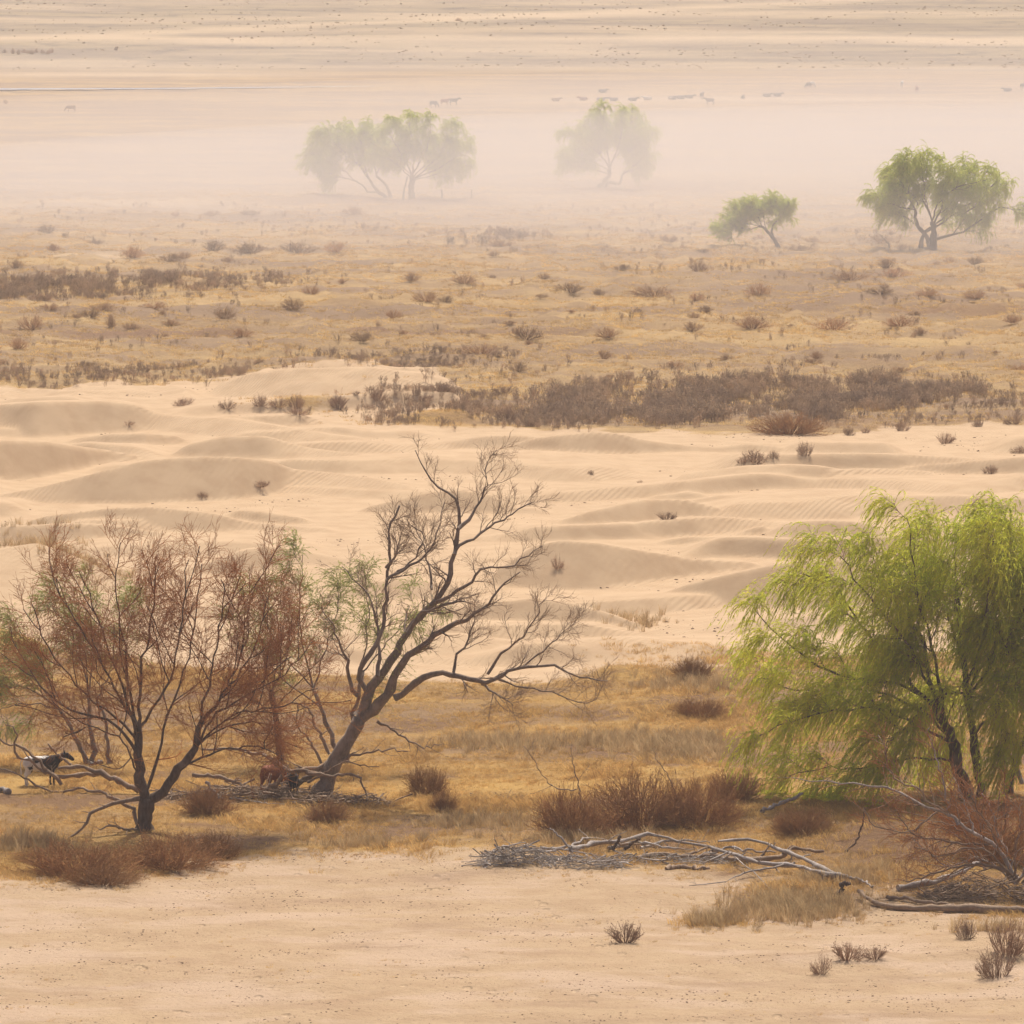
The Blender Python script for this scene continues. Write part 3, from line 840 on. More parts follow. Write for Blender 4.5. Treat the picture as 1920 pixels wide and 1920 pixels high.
def right_willow():
    b = hit(1800, 1497)
    T = Tree('willow_tree', 'large bright green willow arching over the dead brushwood', 'tree', b, 101, M_BARK)
    y = T.y
    T.limb([(1812, 1500), (1798, 1440), (1785, 1385), (1768, 1345)], .30, .22, 0, name='trunk', flare=.4, n=12, spawn=False)
    T.limb([(1838, 1498), (1832, 1440), (1826, 1380), (1815, 1310), (1806, 1240)], .22, .14, .5, name='trunk', flare=.4, n=12, spawn=False)
    for px, r0, dd in [
        ([(1775, 1370), (1752, 1330), (1730, 1303), (1680, 1285), (1627, 1275), (1560, 1262), (1500, 1225), (1440, 1170), (1412, 1142)], .15, -.6),
        ([(1768, 1345), (1735, 1310), (1700, 1270), (1650, 1215), (1600, 1150), (1560, 1090), (1500, 1075)], .14, 1.0),
        ([(1768, 1345), (1748, 1290), (1738, 1250), (1730, 1196), (1700, 1155), (1665, 1095), (1640, 1035)], .14, .4),
        ([(1770, 1345), (1765, 1290), (1748, 1220), (1722, 1120), (1708, 1030), (1700, 975)], .13, -1.0),
        ([(1806, 1240), (1800, 1180), (1795, 1110), (1790, 1040), (1800, 985)], .12, .8),
        ([(1810, 1290), (1830, 1230), (1850, 1150), (1856, 1070), (1862, 1000)], .12, -1.2),
        ([(1815, 1310), (1850, 1260), (1890, 1200), (1925, 1130), (1945, 1060)], .12, .6),
        ([(1790, 1400), (1740, 1370), (1690, 1345), (1630, 1325), (1560, 1335), (1490, 1350), (1440, 1370)], .11, -2.2),
        ([(1780, 1380), (1720, 1330), (1660, 1300), (1590, 1290), (1500, 1295), (1430, 1270)], .11, 2.2),
        ([(1800, 1430), (1740, 1420), (1680, 1425), (1620, 1440), (1550, 1440), (1480, 1455)], .09, -1.0),
        ([(1768, 1345), (1735, 1270), (1690, 1190), (1630, 1120), (1580, 1050), (1560, 1035)], .11, -2.4),
        ([(1806, 1240), (1780, 1160), (1760, 1080), (1750, 1000)], .10, 2.4),
        ([(1826, 1380), (1870, 1330), (1910, 1290), (1960, 1260)], .10, -1.5),
        ([(1815, 1310), (1840, 1220), (1870, 1120), (1900, 1040), (1910, 1000)], .10, 2.2),
        ([(1806, 1300), (1775, 1300), (1730, 1330), (1690, 1370), (1660, 1400)], .09, -2.6),
        ([(1815, 1310), (1845, 1310), (1870, 1340), (1885, 1390)], .09, -2.2),
        ([(1806, 1290), (1810, 1270), (1800, 1290), (1780, 1340), (1770, 1390)], .08, 2.6),
    ]:
        T.limb(px, r0, .035, dd, n=18)
    willow_crown(T, T.batch(), 9, (.9, 2.2), 5, (.4, 1.0), 9, (1.0, 3.0), 26, (.20, .034), M_TWIG2, M_LEAF, (-.12, 0, -.30), .006, (0, 0, .09))
    b = hit(1955, 1490)
    T = Tree('willow_tree', 'green willow rooted past the large willow, its dark stub trunk beside the brushwood', 'tree', b, 102, M_BARK)
    T.limb([(1890, 1490), (1896, 1450), (1905, 1420), (1930, 1370), (1950, 1300)], .22, .15, .3, name='trunk', flare=.3, n=12, spawn=False)
    T.limb([(1916, 1468), (1906, 1430), (1900, 1398)], .12, .06, -.6, name='broken_stub', n=8, spawn=False, mat=M_DEAD)
    T.limb([(1960, 1490), (1965, 1420), (1960, 1350), (1950, 1290)], .25, .17, .3, name='trunk', flare=.3, n=12, spawn=False)
    for px, r0, dd in [([(1950, 1300), (1930, 1220), (1905, 1130), (1895, 1040), (1890, 985)], .13, -.8),
                       ([(1950, 1300), (1970, 1200), (1965, 1100), (1950, 1000)], .13, 1.0),
                       ([(1950, 1300), (2000, 1230), (2050, 1150), (2080, 1080)], .13, -.5),
                       ([(1950, 1320), (2010, 1280), (2080, 1250), (2130, 1240)], .11, 1.4),
                       ([(1950, 1310), (1915, 1260), (1885, 1210), (1865, 1170)], .10, -2.0),
                       ([(1950, 1300), (1990, 1190), (2010, 1090), (2010, 1000)], .11, 2.2)]:
        T.limb(px, r0, .035, dd, n=18)
    willow_crown(T, T.batch(), 10, (.9, 2.2), 5, (.4, 1.0), 9, (1.0, 2.9), 28, (.20, .034), M_TWIG2, M_LEAF, (-.10, 0, -.30), .006, (0, 0, .08))
right_willow()

def brown_tree():
    b = hit(272, 1556)
    T = Tree('bare_tree', 'broad bare tree with dense red-brown twigs behind the low brown bushes', 'tree', b, 103, M_BARK)
    T.limb([(272, 1558), (272, 1525), (276, 1498)], .36, .30, 0, name='trunk', flare=.3, n=8, sides=10, spawn=False)
    T.limb([(276, 1505), (265, 1470), (260, 1420), (259, 1365)], .24, .17, .2, name='trunk', n=12, spawn=False)
    T.limb([(278, 1500), (305, 1485), (335, 1442), (364, 1402), (378, 1354)], .24, .13, -.3, name='trunk', n=12, spawn=False)
    L = [
        ([(259, 1400), (245, 1340), (225, 1270), (195, 1200), (170, 1120), (150, 1070)], .10, -.8),
        ([(259, 1365), (262, 1300), (270, 1230), (285, 1160), (290, 1090), (296, 1050)], .11, .3),
        ([(259, 1365), (245, 1310), (238, 1240), (222, 1160), (215, 1080), (205, 1040)], .10, 1.2),
        ([(260, 1420), (225, 1365), (170, 1345), (120, 1325), (80, 1290), (40, 1230), (20, 1180)], .11, -.6),
        ([(259, 1390), (215, 1340), (150, 1295), (110, 1240), (75, 1180), (60, 1130)], .09, 1.5),
        ([(259, 1365), (290, 1320), (320, 1270), (335, 1200), (345, 1120), (350, 1050)], .10, -1.0),
        ([(276, 1480), (300, 1400), (318, 1330), (345, 1260), (365, 1180), (372, 1100), (380, 1060)], .10, 1.4),
        ([(378, 1354), (400, 1320), (430, 1285), (470, 1230), (490, 1170), (500, 1120)], .09, -.5),
        ([(378, 1354), (385, 1300), (400, 1240), (415, 1160), (420, 1090)], .09, .8),
        ([(364, 1402), (400, 1345), (450, 1310), (510, 1280), (555, 1240), (585, 1205)], .09, .4),
        ([(335, 1442), (380, 1420), (430, 1405), (480, 1400), (520, 1412)], .09, -1.0),
        ([(262, 1462), (235, 1400), (200, 1370), (160, 1365), (120, 1380)], .07, -1.4),
        ([(364, 1402), (410, 1370), (460, 1355), (510, 1360), (550, 1372)], .07, 1.2),
        ([(364, 1402), (420, 1350), (480, 1330), (540, 1320), (590, 1290)], .07, -1.6),
        ([(378, 1354), (425, 1290), (460, 1200), (470, 1120), (465, 1080)], .08, 1.8),
        ([(259, 1365), (215, 1290), (170, 1210), (120, 1130), (105, 1085)], .08, -2.0),
    ]
    for px, r0, dd in L:
        T.limb(px, r0, .03, dd, n=16)
    rng = T.rng
    P, R = T.batch(); acc = Acc()
    Px, Rx = grow(rng, P, R, 4, (1.6, 3.6), (25, 65), (0, 0, .03), .07, 16, .6, .2, .9, .03)
    tubes(acc, Px, Rx, 6); part('boughs', acc, M_BARK, T.root, 'stuff'); acc = Acc()
    P = np.concatenate([P, Px]); R = np.concatenate([R, Rx])
    P1, R1 = grow(rng, P, R, 8, (.9, 2.2), (25, 72), (0, 0, .05), .12, 6, .55, .1, 1.0, .014)
    tubes(acc, P1, R1, 5)
    part('branches', acc, M_TWIG, T.root, 'stuff')
    acc = Acc()
    P2, R2 = grow(rng, P1, R1, 6, (.5, 1.3), (20, 65), (0, 0, .06), .11, 4, .6, .1, 1.0, .0095)
    tubes(acc, P2, R2, 3)
    P3, R3 = grow(rng, P2, R2, 4, (.25, .8), (20, 60), (0, 0, .05), .12, 3, .6, .15, 1.0, .0075)
    tubes(acc, P3, R3, 3)
    part('twigs', acc, M_TWIG, T.root, 'stuff')
    # dead limbs drooping to the ground from the same trunk
    for px, r0, r1, dd in [([(275, 1500), (250, 1497), (225, 1505), (185, 1515), (160, 1545), (130, 1572), (80, 1580), (62, 1578)], .12, .025, -1.6),
                           ([(258, 1545), (250, 1520), (240, 1508), (205, 1492), (160, 1480), (118, 1483)], .10, .05, .8),
                           ([(270, 1553), (235, 1555), (205, 1548), (185, 1556)], .09, .03, -1.2)]:
        P = T.limb(px, r0, r1, dd, name='dead_limb', spawn=False, mat=M_DEAD2)
        acc = Acc(); Q, Rq = grow(rng, P[None], np.linspace(r0, r1, len(P))[None], 7, (.3, 1.0), (25, 60), (0, 0, 0), .2, 5, .4, .3, 1, .008)
        tubes(acc, Q, Rq, 4); part('dead_twigs', acc, M_DEAD2, T.root, 'stuff').parent = T.last
brown_tree()

def leaning_tree():
    b = hit(603, 1496)
    T = Tree('leaning_tree', 'tall bare half-dead tree leaning to one side over the golden grass', 'tree', b, 104, M_BARK2); T.thin = 1.1
    T.limb([(600, 1496), (612, 1460), (632, 1425), (651, 1389), (675, 1345)], .42, .30, 0, name='trunk', flare=.25, n=12, sides=10, spawn=False)
    Z = lambda *p: [zrt(*q) for q in p]
    specs = [
        (Z((470,1390),(500,1330),(560,1210),(620,1130),(680,1020),(740,940),(790,890),(860,810),(900,720),(920,620),(935,520),(940,440),(890,360),(820,310),(770,240),(730,160)), .24, .02, .8, 30),
        (Z((935,520),(1000,450),(1040,380),(1070,320),(1060,250),(1100,160)), .08, .015, 1.0, 14),
        (Z((480,1400),(540,1360),(620,1250),(690,1120),(800,1030),(890,980),(980,930),(1050,880),(1130,790),(1215,720)), .25, .025, -.8, 26),
        (Z((700,1000),(760,910),(840,880),(900,862),(965,858)), .09, .05, -1.0, 12),
        (Z((830,860),(870,840),(940,800),(990,760),(1050,710),(1160,700),(1240,650),(1312,600)), .09, .02, -1.2, 16),
        (Z((915,640),(940,600),(1000,570),(1100,500),(1200,440),(1290,390)), .08, .02, 1.4, 16),
        (Z((640,1300),(690,1260),(740,1220),(830,1190),(920,1200),(1050,1225),(1120,1200),(1220,1160),(1320,1150),(1420,1170),(1530,1215),(1620,1215)), .17, .025, -1.8, 26),
        (Z((1040,1235),(1080,1265),(1120,1290),(1190,1335)), .06, .02, -.6, 10),
        (Z((1120,1215),(1200,1240),(1300,1260),(1440,1300),(1530,1325),(1590,1270),(1600,1230)), .05, .012, .5, 14),
        (Z((910,1190),(920,1110),(970,1060),(1000,960),(1010,880)), .07, .015, .5, 12),
        (Z((1070,1190),(1130,1090),(1220,1030),(1290,930),(1340,840)), .07, .015, -.6, 12),
        (Z((1230,1160),(1330,1080),(1400,1010),(1470,950)), .05, .012, .8, 12),
        (Z((520,1290),(480,1180),(540,1080),(590,970),(600,850),(600,750),(615,640),(620,520),(640,460),(660,420)), .12, .05, .8, 22),
        (Z((600,760),(660,720),(740,670),(800,620),(830,560),(850,480),(870,390)), .07, .015, 1.2, 16),
        (Z((600,700),(640,650),(655,600)), .06, .04, -.4, 8),
        (Z((470,1290),(430,1220),(420,1130),(380,1050),(350,960),(300,880)), .10, .02, -.9, 14),
        (Z((640,730),(700,690),(780,560),(740,520),(690,480)), .05, .02, .9, 12),
        (Z((560,1200),(570,1080),(560,950),(520,830),(460,760),(400,690)), .08, .015, 1.8, 16),
        (Z((810,800),(800,720),(780,640),(760,560),(720,500)), .06, .015, 1.8, 12),
    ]
    for px, r0, r1, dd, n in specs:
        rng = T.rng
        P = T.limb(px, r0, r1, dd, n=n, spawn=False, sides=7, d0=b[1] + (0 if r0 > .11 else rng.normal() * .25))
        T.P.append(catmull(P, 18)); T.R.append(np.interp(np.linspace(0, 1, 18), np.linspace(0, 1, n), r0 + (r1 - r0) * np.linspace(0, 1, n) ** .8))
    P, R = T.batch(); rng = T.rng
    acc = Acc()
    P1, R1 = grow(rng, P, R, 12, (.6, 2.0), (25, 65), (0.02, 0, .05), .17, 6, .45, .3, 1.0, .011)
    tubes(acc, P1, R1, 4); part('branches', acc, M_BARK2, T.root, 'stuff')
    acc = Acc()
    P2, R2 = grow(rng, P1, R1, 6, (.35, 1.0), (20, 55), (0, 0, .06), .15, 5, .6, .2, 1.0, .008)
    tubes(acc, P2, R2, 3)
    P3, R3 = grow(rng, P2, R2, 5, (.2, .6), (20, 50), (0, 0, .05), .15, 4, .6, .2, 1.0, .0055)
    tubes(acc, P3, R3, 3); part('twigs', acc, M_TWIG2, T.root, 'stuff')
    # dead limbs low down
    for px, r0, r1, dd in [(Z((560,1410),(600,1430),(650,1460),(730,1510),(790,1530),(840,1515)), .07, .025, -1.0),
                           (Z((330,1620),(400,1590),(470,1560),(590,1540),(700,1550)), .08, .025, -1.3),
                           (Z((300,1660),(200,1630),(140,1640),(90,1600),(30,1560)), .10, .03, -1.2),
                           (Z((240,1690),(330,1640),(420,1600),(570,1620)), .06, .02, -1.8),
                           (Z((340,1560),(280,1440),(240,1350),(200,1330),(190,1400)), .09, .03, .6),
                           (Z((300,1600),(250,1500),(200,1440),(170,1380)), .07, .025, -.6)]:
        P = T.limb(px, r0, r1, dd, name='dead_limb', spawn=False, mat=M_DEAD2)
        acc = Acc(); Q, Rq = grow(rng, P[None], np.linspace(r0, r1, len(P))[None], 8, (.4, 1.3), (25, 65), (0, 0, .02), .2, 6, .45, .2, 1, .009)
        tubes(acc, Q, Rq, 4); part('dead_twigs', acc, M_DEAD2, T.root, 'stuff').parent = T.last
    # green shoots clinging to the lower trunk
    acc = Acc(); acc2 = Acc()
    for i in (0, 2):
        A, Ra = grow(rng, catmull(T.P[i][:9], 12)[None], np.full((1, 12), .03), 60, (.4, 1.2), (30, 80), (0, 0, -.12), .12, 6, .4, .1, 1, .006)
        tubes(acc, A, Ra, 3); leaves(acc2, rng, A, 12, .12, .022, .3, .5)
    part('shoots', acc, M_TWIG2, T.root, 'stuff'); part('shoot_leaves', acc2, M_LEAF2, T.root, 'stuff', False)
leaning_tree()

def sparse_willow(name, label, basepx, trunks, limbs, seed, density, leafn, twig, leafm, wind, bark=M_BARK2, cat='tree'):
    b = hit(*basepx)
    T = Tree(name, label, cat, b, seed, bark)
    for px, r0, r1, dd in trunks:
        T.limb(px, r0, r1, dd, name='trunk', n=12, flare=.2, spawn=False)
    for px, r0, dd in limbs:
        T.limb(px, r0, .02, dd, n=16)
    willow_crown(T, T.batch(), density[0], (.7, 1.8), density[1], (.4, 1.0), density[2], (.5, 1.2), leafn, (.14, .024), twig, leafm, wind, .006, (0, 0, .08))

sparse_willow('sparse_willow', 'thin grey-stemmed willow with faint green leaves behind the red-brown tree', (178, 1432),
    [([(165, 1432), (150, 1402), (135, 1365), (112, 1330)], .13, .08, .2), ([(172, 1434), (176, 1400), (168, 1360), (166, 1300)], .13, .08, .8), ([(203, 1440), (203, 1400), (200, 1360), (180, 1310)], .10, .06, .5)],
    [([(112, 1330), (70, 1300), (30, 1288), (-30, 1292)], .07, -.6), ([(112, 1330), (80, 1270), (50, 1220), (30, 1160)], .06, .8), ([(166, 1300), (150, 1230), (120, 1170), (90, 1130)], .07, .8),
     ([(166, 1300), (175, 1220), (160, 1150), (150, 1110)], .06, 1.4), ([(112, 1330), (60, 1270), (0, 1230), (-50, 1210)], .06, 1.5), ([(180, 1310), (215, 1250), (240, 1180), (250, 1120)], .05, 1.0),
     ([(112, 1330), (40, 1320), (-20, 1340), (-60, 1360)], .05, .4)],
    105, (8, 5, 8), 17, M_TWIG2, M_LEAF2, (-.08, 0, -.10))
sparse_willow('sparse_willow', 'thin willow with wisps of green between the red-brown and leaning trees', (640, 1432),
    [([(636, 1432), (622, 1380), (600, 1325), (588, 1290)], .14, .08, .3), ([(648, 1432), (655, 1380), (668, 1320), (680, 1260)], .13, .08, .8)],
    [([(588, 1290), (570, 1220), (560, 1150), (565, 1080), (570, 1030)], .07, .6), ([(588, 1290), (610, 1220), (630, 1160), (635, 1100)], .06, 1.0), ([(588, 1290), (540, 1240), (505, 1180), (480, 1110)], .06, .6),
     ([(680, 1260), (690, 1190), (690, 1120), (680, 1070)], .06, .9), ([(600, 1325), (530, 1270), (480, 1200), (455, 1120)], .06, 1.5), ([(680, 1260), (730, 1200), (770, 1150), (800, 1120)], .06, 1.2)],
    106, (7, 5, 7), 17, M_TWIG2, M_LEAF2, (-.05, 0, -.08))

def small_brown_tree():
    b = hit(518, 1432)
    T = Tree('bare_tree', 'slim dark-trunked bare tree with rusty twigs beside the brown cow', 'tree', b, 107, M_BARK)
    T.limb([(524, 1432), (522, 1380), (514, 1330), (508, 1300)], .17, .12, 0, name='trunk', n=12, flare=.2, spawn=False)
    for px, r0, dd in [([(508, 1300), (500, 1250), (505, 1190), (500, 1120), (495, 1060)], .07, .4), ([(508, 1300), (530, 1250), (545, 1190), (540, 1110)], .06, -.4),
                       ([(508, 1300), (470, 1260), (440, 1220), (430, 1160)], .06, .7), ([(512, 1330), (550, 1290), (590, 1250), (610, 1220)], .06, -.7),
                       ([(514, 1340), (470, 1310), (440, 1300), (410, 1260)], .05, -.9), ([(508, 1300), (520, 1230), (520, 1150), (530, 1080)], .06, 1.2)]:
        T.limb(px, r0, .02, dd, n=14)
    P, R = T.batch(); acc = Acc(); rng = T.rng
    P1, R1 = grow(rng, P, R, 9, (.7, 1.9), (20, 50), (0, 0, .09), .12, 6, .55, .2, 1.0, .011); tubes(acc, P1, R1, 4)
    part('branches', acc, M_TWIG, T.root, 'stuff'); acc = Acc()
    P2, R2 = grow(rng, P1, R1, 8, (.4, 1.0), (20, 50), (0, 0, .07), .12, 5, .6, .15, 1.0, .0075); tubes(acc, P2, R2, 3)
    P3, R3 = grow(rng, P2, R2, 6, (.2, .6), (20, 50), (0, 0, .05), .14, 3, .6, .15, 1.0, .0075); tubes(acc, P3, R3, 3)
    part('twigs', acc, M_TWIG, T.root, 'stuff')
small_brown_tree()

def far_willow(label, basepx, trunks, limbs, seed, k, leaf=(.26, .05), leafn=34, ls=(.8, 2.0), l1=(1.1, 2.7), wind=(-.06, 0, -.19)):
    b = hit(*basepx)
    T = Tree('willow_tree', label, 'tree', b, seed, M_BARK)
    for px, r0, r1, dd in trunks:
        T.limb(px, r0, r1, dd, name='trunk', n=10, flare=.25, sides=7, spawn=False)
    for px, r0, dd in limbs:
        T.limb(px, r0, .05, dd, n=14, sides=6)
    willow_crown(T, T.batch(), k[0], l1, k[1], (.7, 1.5), k[2], ls, leafn, leaf, M_TWIG2, M_LEAF3, wind, .013, (0, 0, .07), every=3)

def zf(x, y): return (1560 + x / 5.333, 280 + y / 5.333)
ZF = lambda *p: [zf(*q) for q in p]
far_willow('spreading green willow with forked leaning trunks and a long low limb on the plain', (1740, 466),
    [(ZF((1010, 985), (1015, 870), (1020, 780), (1000, 720)), .42, .30, 0), (ZF((880, 985), (900, 900), (930, 830), (1000, 780)), .28, .18, .4), (ZF((980, 940), (930, 850), (860, 780), (830, 680), (830, 600)), .28, .16, .8)],
    [(ZF((1020, 910), (1100, 885), (1250, 845), (1340, 815), (1440, 740), (1560, 660), (1680, 575), (1800, 610), (1900, 605)), .24, -1.5),
     (ZF((1010, 790), (1100, 740), (1200, 660), (1280, 630), (1400, 660)), .17, 1.5),
     (ZF((1000, 720), (970, 600), (930, 480), (920, 350), (900, 200), (890, 100)), .16, .8),
     (ZF((1010, 760), (1080, 620), (1130, 450), (1140, 300), (1150, 150)), .16, -1.5),
     (ZF((1020, 760), (1180, 620), (1300, 460), (1360, 320), (1330, 200)), .15, 1.8),
     (ZF((830, 600), (780, 500), (700, 360), (680, 250), (720, 140)), .14, -1.0),
     (ZF((830, 600), (700, 580), (600, 550), (500, 505), (440, 465)), .12, -1.4),
     (ZF((860, 560), (800, 450), (640, 330), (540, 270)), .11, 2.0),
     (ZF((1300, 650), (1450, 560), (1550, 430), (1620, 350), (1680, 320)), .12, .6),
     (ZF((850, 770), (750, 690), (640, 650), (560, 640)), .10, .8),
     (ZF((1000, 720), (1050, 560), (1250, 380), (1450, 330), (1540, 300)), .12, -2.6),
     (ZF((1000, 720), (940, 560), (800, 320), (820, 170)), .12, 2.8)], 111, (11, 4, 8))
far_willow('small lopsided green willow leaning on the plain beside the spreading one', (1458, 464),
    [([(1461, 465), (1450, 448), (1437, 432), (1425, 424)], .22, .14, 0), ([(1459, 464), (1452, 447), (1446, 435), (1452, 420)], .18, .10, .5)],
    [([(1425, 424), (1405, 430), (1380, 428), (1352, 436)], .08, -.6), ([(1425, 424), (1412, 412), (1400, 402), (1385, 396)], .09, .8), ([(1430, 426), (1422, 408), (1415, 395), (1410, 388)], .09, -.8),
     ([(1452, 420), (1455, 405), (1450, 392), (1448, 384)], .08, .6), ([(1452, 420), (1462, 408), (1470, 398), (1472, 390)], .08, -.7), ([(1437, 432), (1432, 412), (1430, 396), (1432, 386)], .08, 1.3),
     ([(1425, 424), (1395, 418), (1375, 412)], .06, 1.0)], 112, (11, 4, 8), (.24, .045), 32, (.6, 1.3), (.7, 1.5), (-.05, 0, -.05))
def zm(x, y): return (1020 + x / 3.84, 190 + y / 3.84)
ZM = lambda *p: [zm(*q) for q in p]
far_willow('rounded dust-veiled willow with a short crooked trunk standing alone', (1128, 352),
    [(ZM((395, 625), (430, 580), (465, 540), (470, 480)), .40, .26, 0), (ZM((440, 575), (500, 590), (545, 590), (565, 530)), .24, .15, .5)],
    [(ZM((470, 480), (420, 400), (330, 320), (250, 250), (190, 230)), .17, -1.2), (ZM((470, 480), (460, 350), (440, 220), (430, 130), (440, 80)), .17, .8), (ZM((470, 480), (520, 370), (560, 230), (560, 110)), .17, -1.0),
     (ZM((565, 530), (620, 420), (660, 300), (680, 200)), .15, 1.0), (ZM((565, 530), (650, 460), (720, 380), (770, 280)), .13, -1.2), (ZM((470, 500), (380, 450), (260, 400), (170, 380)), .13, 1.8),
     (ZM((470, 480), (380, 340), (350, 220), (340, 130)), .13, 2.4), (ZM((470, 480), (540, 330), (610, 200), (630, 120)), .13, 2.4), (ZM((450, 520), (330, 480), (220, 470), (160, 450)), .11, -2.0), (ZM((560, 520), (640, 500), (710, 460)), .10, 2)],
    113, (11, 4, 8), (.28, .055), 32)
def zl(x, y): return (560 + x / 5.333, 200 + y / 5.333)
ZL = lambda *p: [zl(*q) for q in p]
far_willow('dust-veiled willow with a stout upright trunk, the taller of the pair', (772, 372),
    [(ZL((1130, 920), (1125, 830), (1130, 760), (1140, 680)), .45, .34, 0), (ZL((1045, 915), (1050, 850), (1070, 770), (1090, 700)), .14, .10, .5)],
    [(ZL((1140, 680), (1050, 520), (950, 350), (900, 220), (920, 150)), .18, -.8), (ZL((1140, 680), (1150, 500), (1130, 320), (1100, 150)), .18, 1.0), (ZL((1140, 680), (1230, 520), (1300, 350), (1320, 170)), .18, -1.2),
     (ZL((1150, 720), (1300, 600), (1430, 430), (1500, 280), (1560, 250)), .17, 1.0), (ZL((1150, 720), (1350, 640), (1520, 540), (1630, 480), (1680, 500)), .14, -1.0), (ZL((1140, 700), (1000, 560), (860, 440), (780, 330)), .14, 2.2),
     (ZL((1150, 700), (1320, 520), (1480, 400), (1600, 330)), .13, 2.5), (ZL((1130, 720), (1010, 600), (900, 520), (800, 480)), .12, -2.2), (ZL((1150, 740), (1350, 680), (1560, 620), (1680, 600)), .12, 2.0)],
    114, (11, 4, 8), (.28, .055), 32)
far_willow('dust-veiled willow with slanting twin trunks, the lower of the pair', (730, 371),
    [(ZL((890, 905), (800, 850), (740, 770), (690, 700), (620, 600)), .24, .16, 0), (ZL((920, 910), (900, 840), (850, 760), (780, 700)), .24, .15, .4), (ZL((880, 905), (770, 855), (690, 850), (640, 790), (570, 745)), .15, .09, -.6)],
    [(ZL((620, 600), (500, 500), (380, 380), (300, 300), (260, 310)), .15, -1.0), (ZL((620, 600), (560, 450), (500, 330), (470, 250)), .15, 1.0), (ZL((690, 700), (650, 520), (620, 360), (620, 250)), .15, -1.2),
     (ZL((780, 700), (740, 520), (720, 380), (740, 270)), .14, 1.0), (ZL((570, 745), (420, 620), (280, 520), (150, 460), (110, 470)), .12, .8), (ZL((620, 600), (450, 520), (280, 430), (200, 400)), .12, 2.0), (ZL((780, 700), (820, 540), (850, 420), (840, 330)), .12, 2.0),
     (ZL((570, 745), (400, 700), (250, 640), (160, 600)), .10, -1.6)], 115, (11, 4, 8), (.28, .055), 32)
# ------------------------------------------------------------------ bushes
FINE = [bush_mesh('fine_bush', 200 + i, 150, 7, .95, .011, (.2, .55), 2, (.06, .016), .10, 0.05) for i in range(4)]
COARSE = [bush_mesh('coarse_bush', 210 + i, 30 + 9 * i, 7, .8 + .12 * i, .016 + .003 * (i % 2), (.16, .42), 3, (.06, .03), .04 + .04 * i, .05, 4, .10 + .08 * i) for i in range(5)]
PLAIN = [bush_mesh('plain_bush', 220 + i, 46, 5, .9, .018, (.25, .6), 2, (.10, .035), .14, 0.05) for i in range(4)]
for me in FINE: me.materials.append(M_BUSH)
for me in COARSE: me.materials.append(M_BUSH2)
M_BUSHP = plant_mat('plain_bush_twigs', (.46, .31, .19), (.56, .385, .23), .12, .45, None, .25)
for me in PLAIN: me.materials.append(M_BUSHP)
_br = random.Random(3)
def bush(name, label, protos, px, py, wpx, hpx, group=None, cat='bush', zoff=0.0):
    b = hit(px, py); s = scl(b[1])
    o = obj(name, protos[_br.randrange(len(protos))], None, None, (b[0], b[1], b[2] - .02 + zoff))
    w = wpx / s / 2; h = hpx / s
    o.scale = (w, w * _br.uniform(.6, .85), h / .95)
    if protos is COARSE: o.rotation_euler[0] = _br.uniform(-.15, .15); o.rotation_euler[1] = _br.uniform(-.22, .22)
    o.rotation_euler[2] = _br.uniform(-.5, .5) + (math.pi if _br.random() < .5 else 0)
    return tag(o, label, cat, group)

for a in [
    ('widest low brown bush spread in front of the red-brown tree', 150, 1642, 270, 72), ('rounded dark brown bush at the foot of the red-brown tree', 318, 1628, 230, 76),
    ('small olive-brown bush at the end of the low bushes under the red-brown tree', 402, 1610, 115, 60), ('thin tan bush spilling onto the sand in front of the widest low bush', 195, 1658, 160, 44),
    ('round brown bush alone in the golden grass past the leaning tree', 800, 1492, 95, 66), ('wispy small bush just in front of the round brown bush', 832, 1522, 60, 46),
    ('rounded brown bush at the end of the big thicket near the stick heap', 1075, 1568, 180, 100), ('tallest brown bush in the middle of the big thicket', 1200, 1552, 230, 118),
    ('broad brown bush of the big thicket nearest the large willow', 1310, 1552, 190, 104), ('greenish brown bush touched by the hanging willow leaves', 1378, 1500, 120, 66),
    ('low wide brown bush on the edge of the bare soil under the willow', 1506, 1564, 135, 62), ('dark low bush behind the fallen branches of the red-brown tree', 388, 1530, 120, 62),
    ('small brown bush in front of the leaning tree trunk', 616, 1542, 90, 50), ('pinkish brown bush on the sand edge between dunes and grass', 1298, 1272, 90, 48),
    ('low reddish bush in the grass below the sand edge', 1314, 1346, 118, 42), ('dead brown bush packed among the brushwood under the willow', 1880, 1620, 190, 80),
    ('brown bush growing behind the bare dead shrub', 1820, 1560, 150, 60), ('big dark brown bush at the far edge of the dunes', 1480, 814, 155, 46)]:
    bush('brown_bush', a[0], FINE, *a[1:])
for a in [('stubby upright shrub alone on the open foreground sand', 1172, 1768, 80, 54), ('coarse shrub at the front of the small sand hump', 1540, 1828, 56, 58),
          ('coarse shrub crowning the small sand hump', 1590, 1800, 80, 46), ('low coarse shrub trailing off the small sand hump', 1640, 1800, 60, 32), ('small leaning shrub on the sand below the long brown log', 1812, 1762, 46, 46),
          ('grey-brown shrub on the sand mound, upper of two', 1890, 1792, 84, 56), ('grey-brown shrub on the sand mound, lower of two', 1868, 1832, 84, 46)]:
    bush('sand_shrub', a[0], COARSE, *a[1:])
G = 'shrubs along the far edge of the dunes'
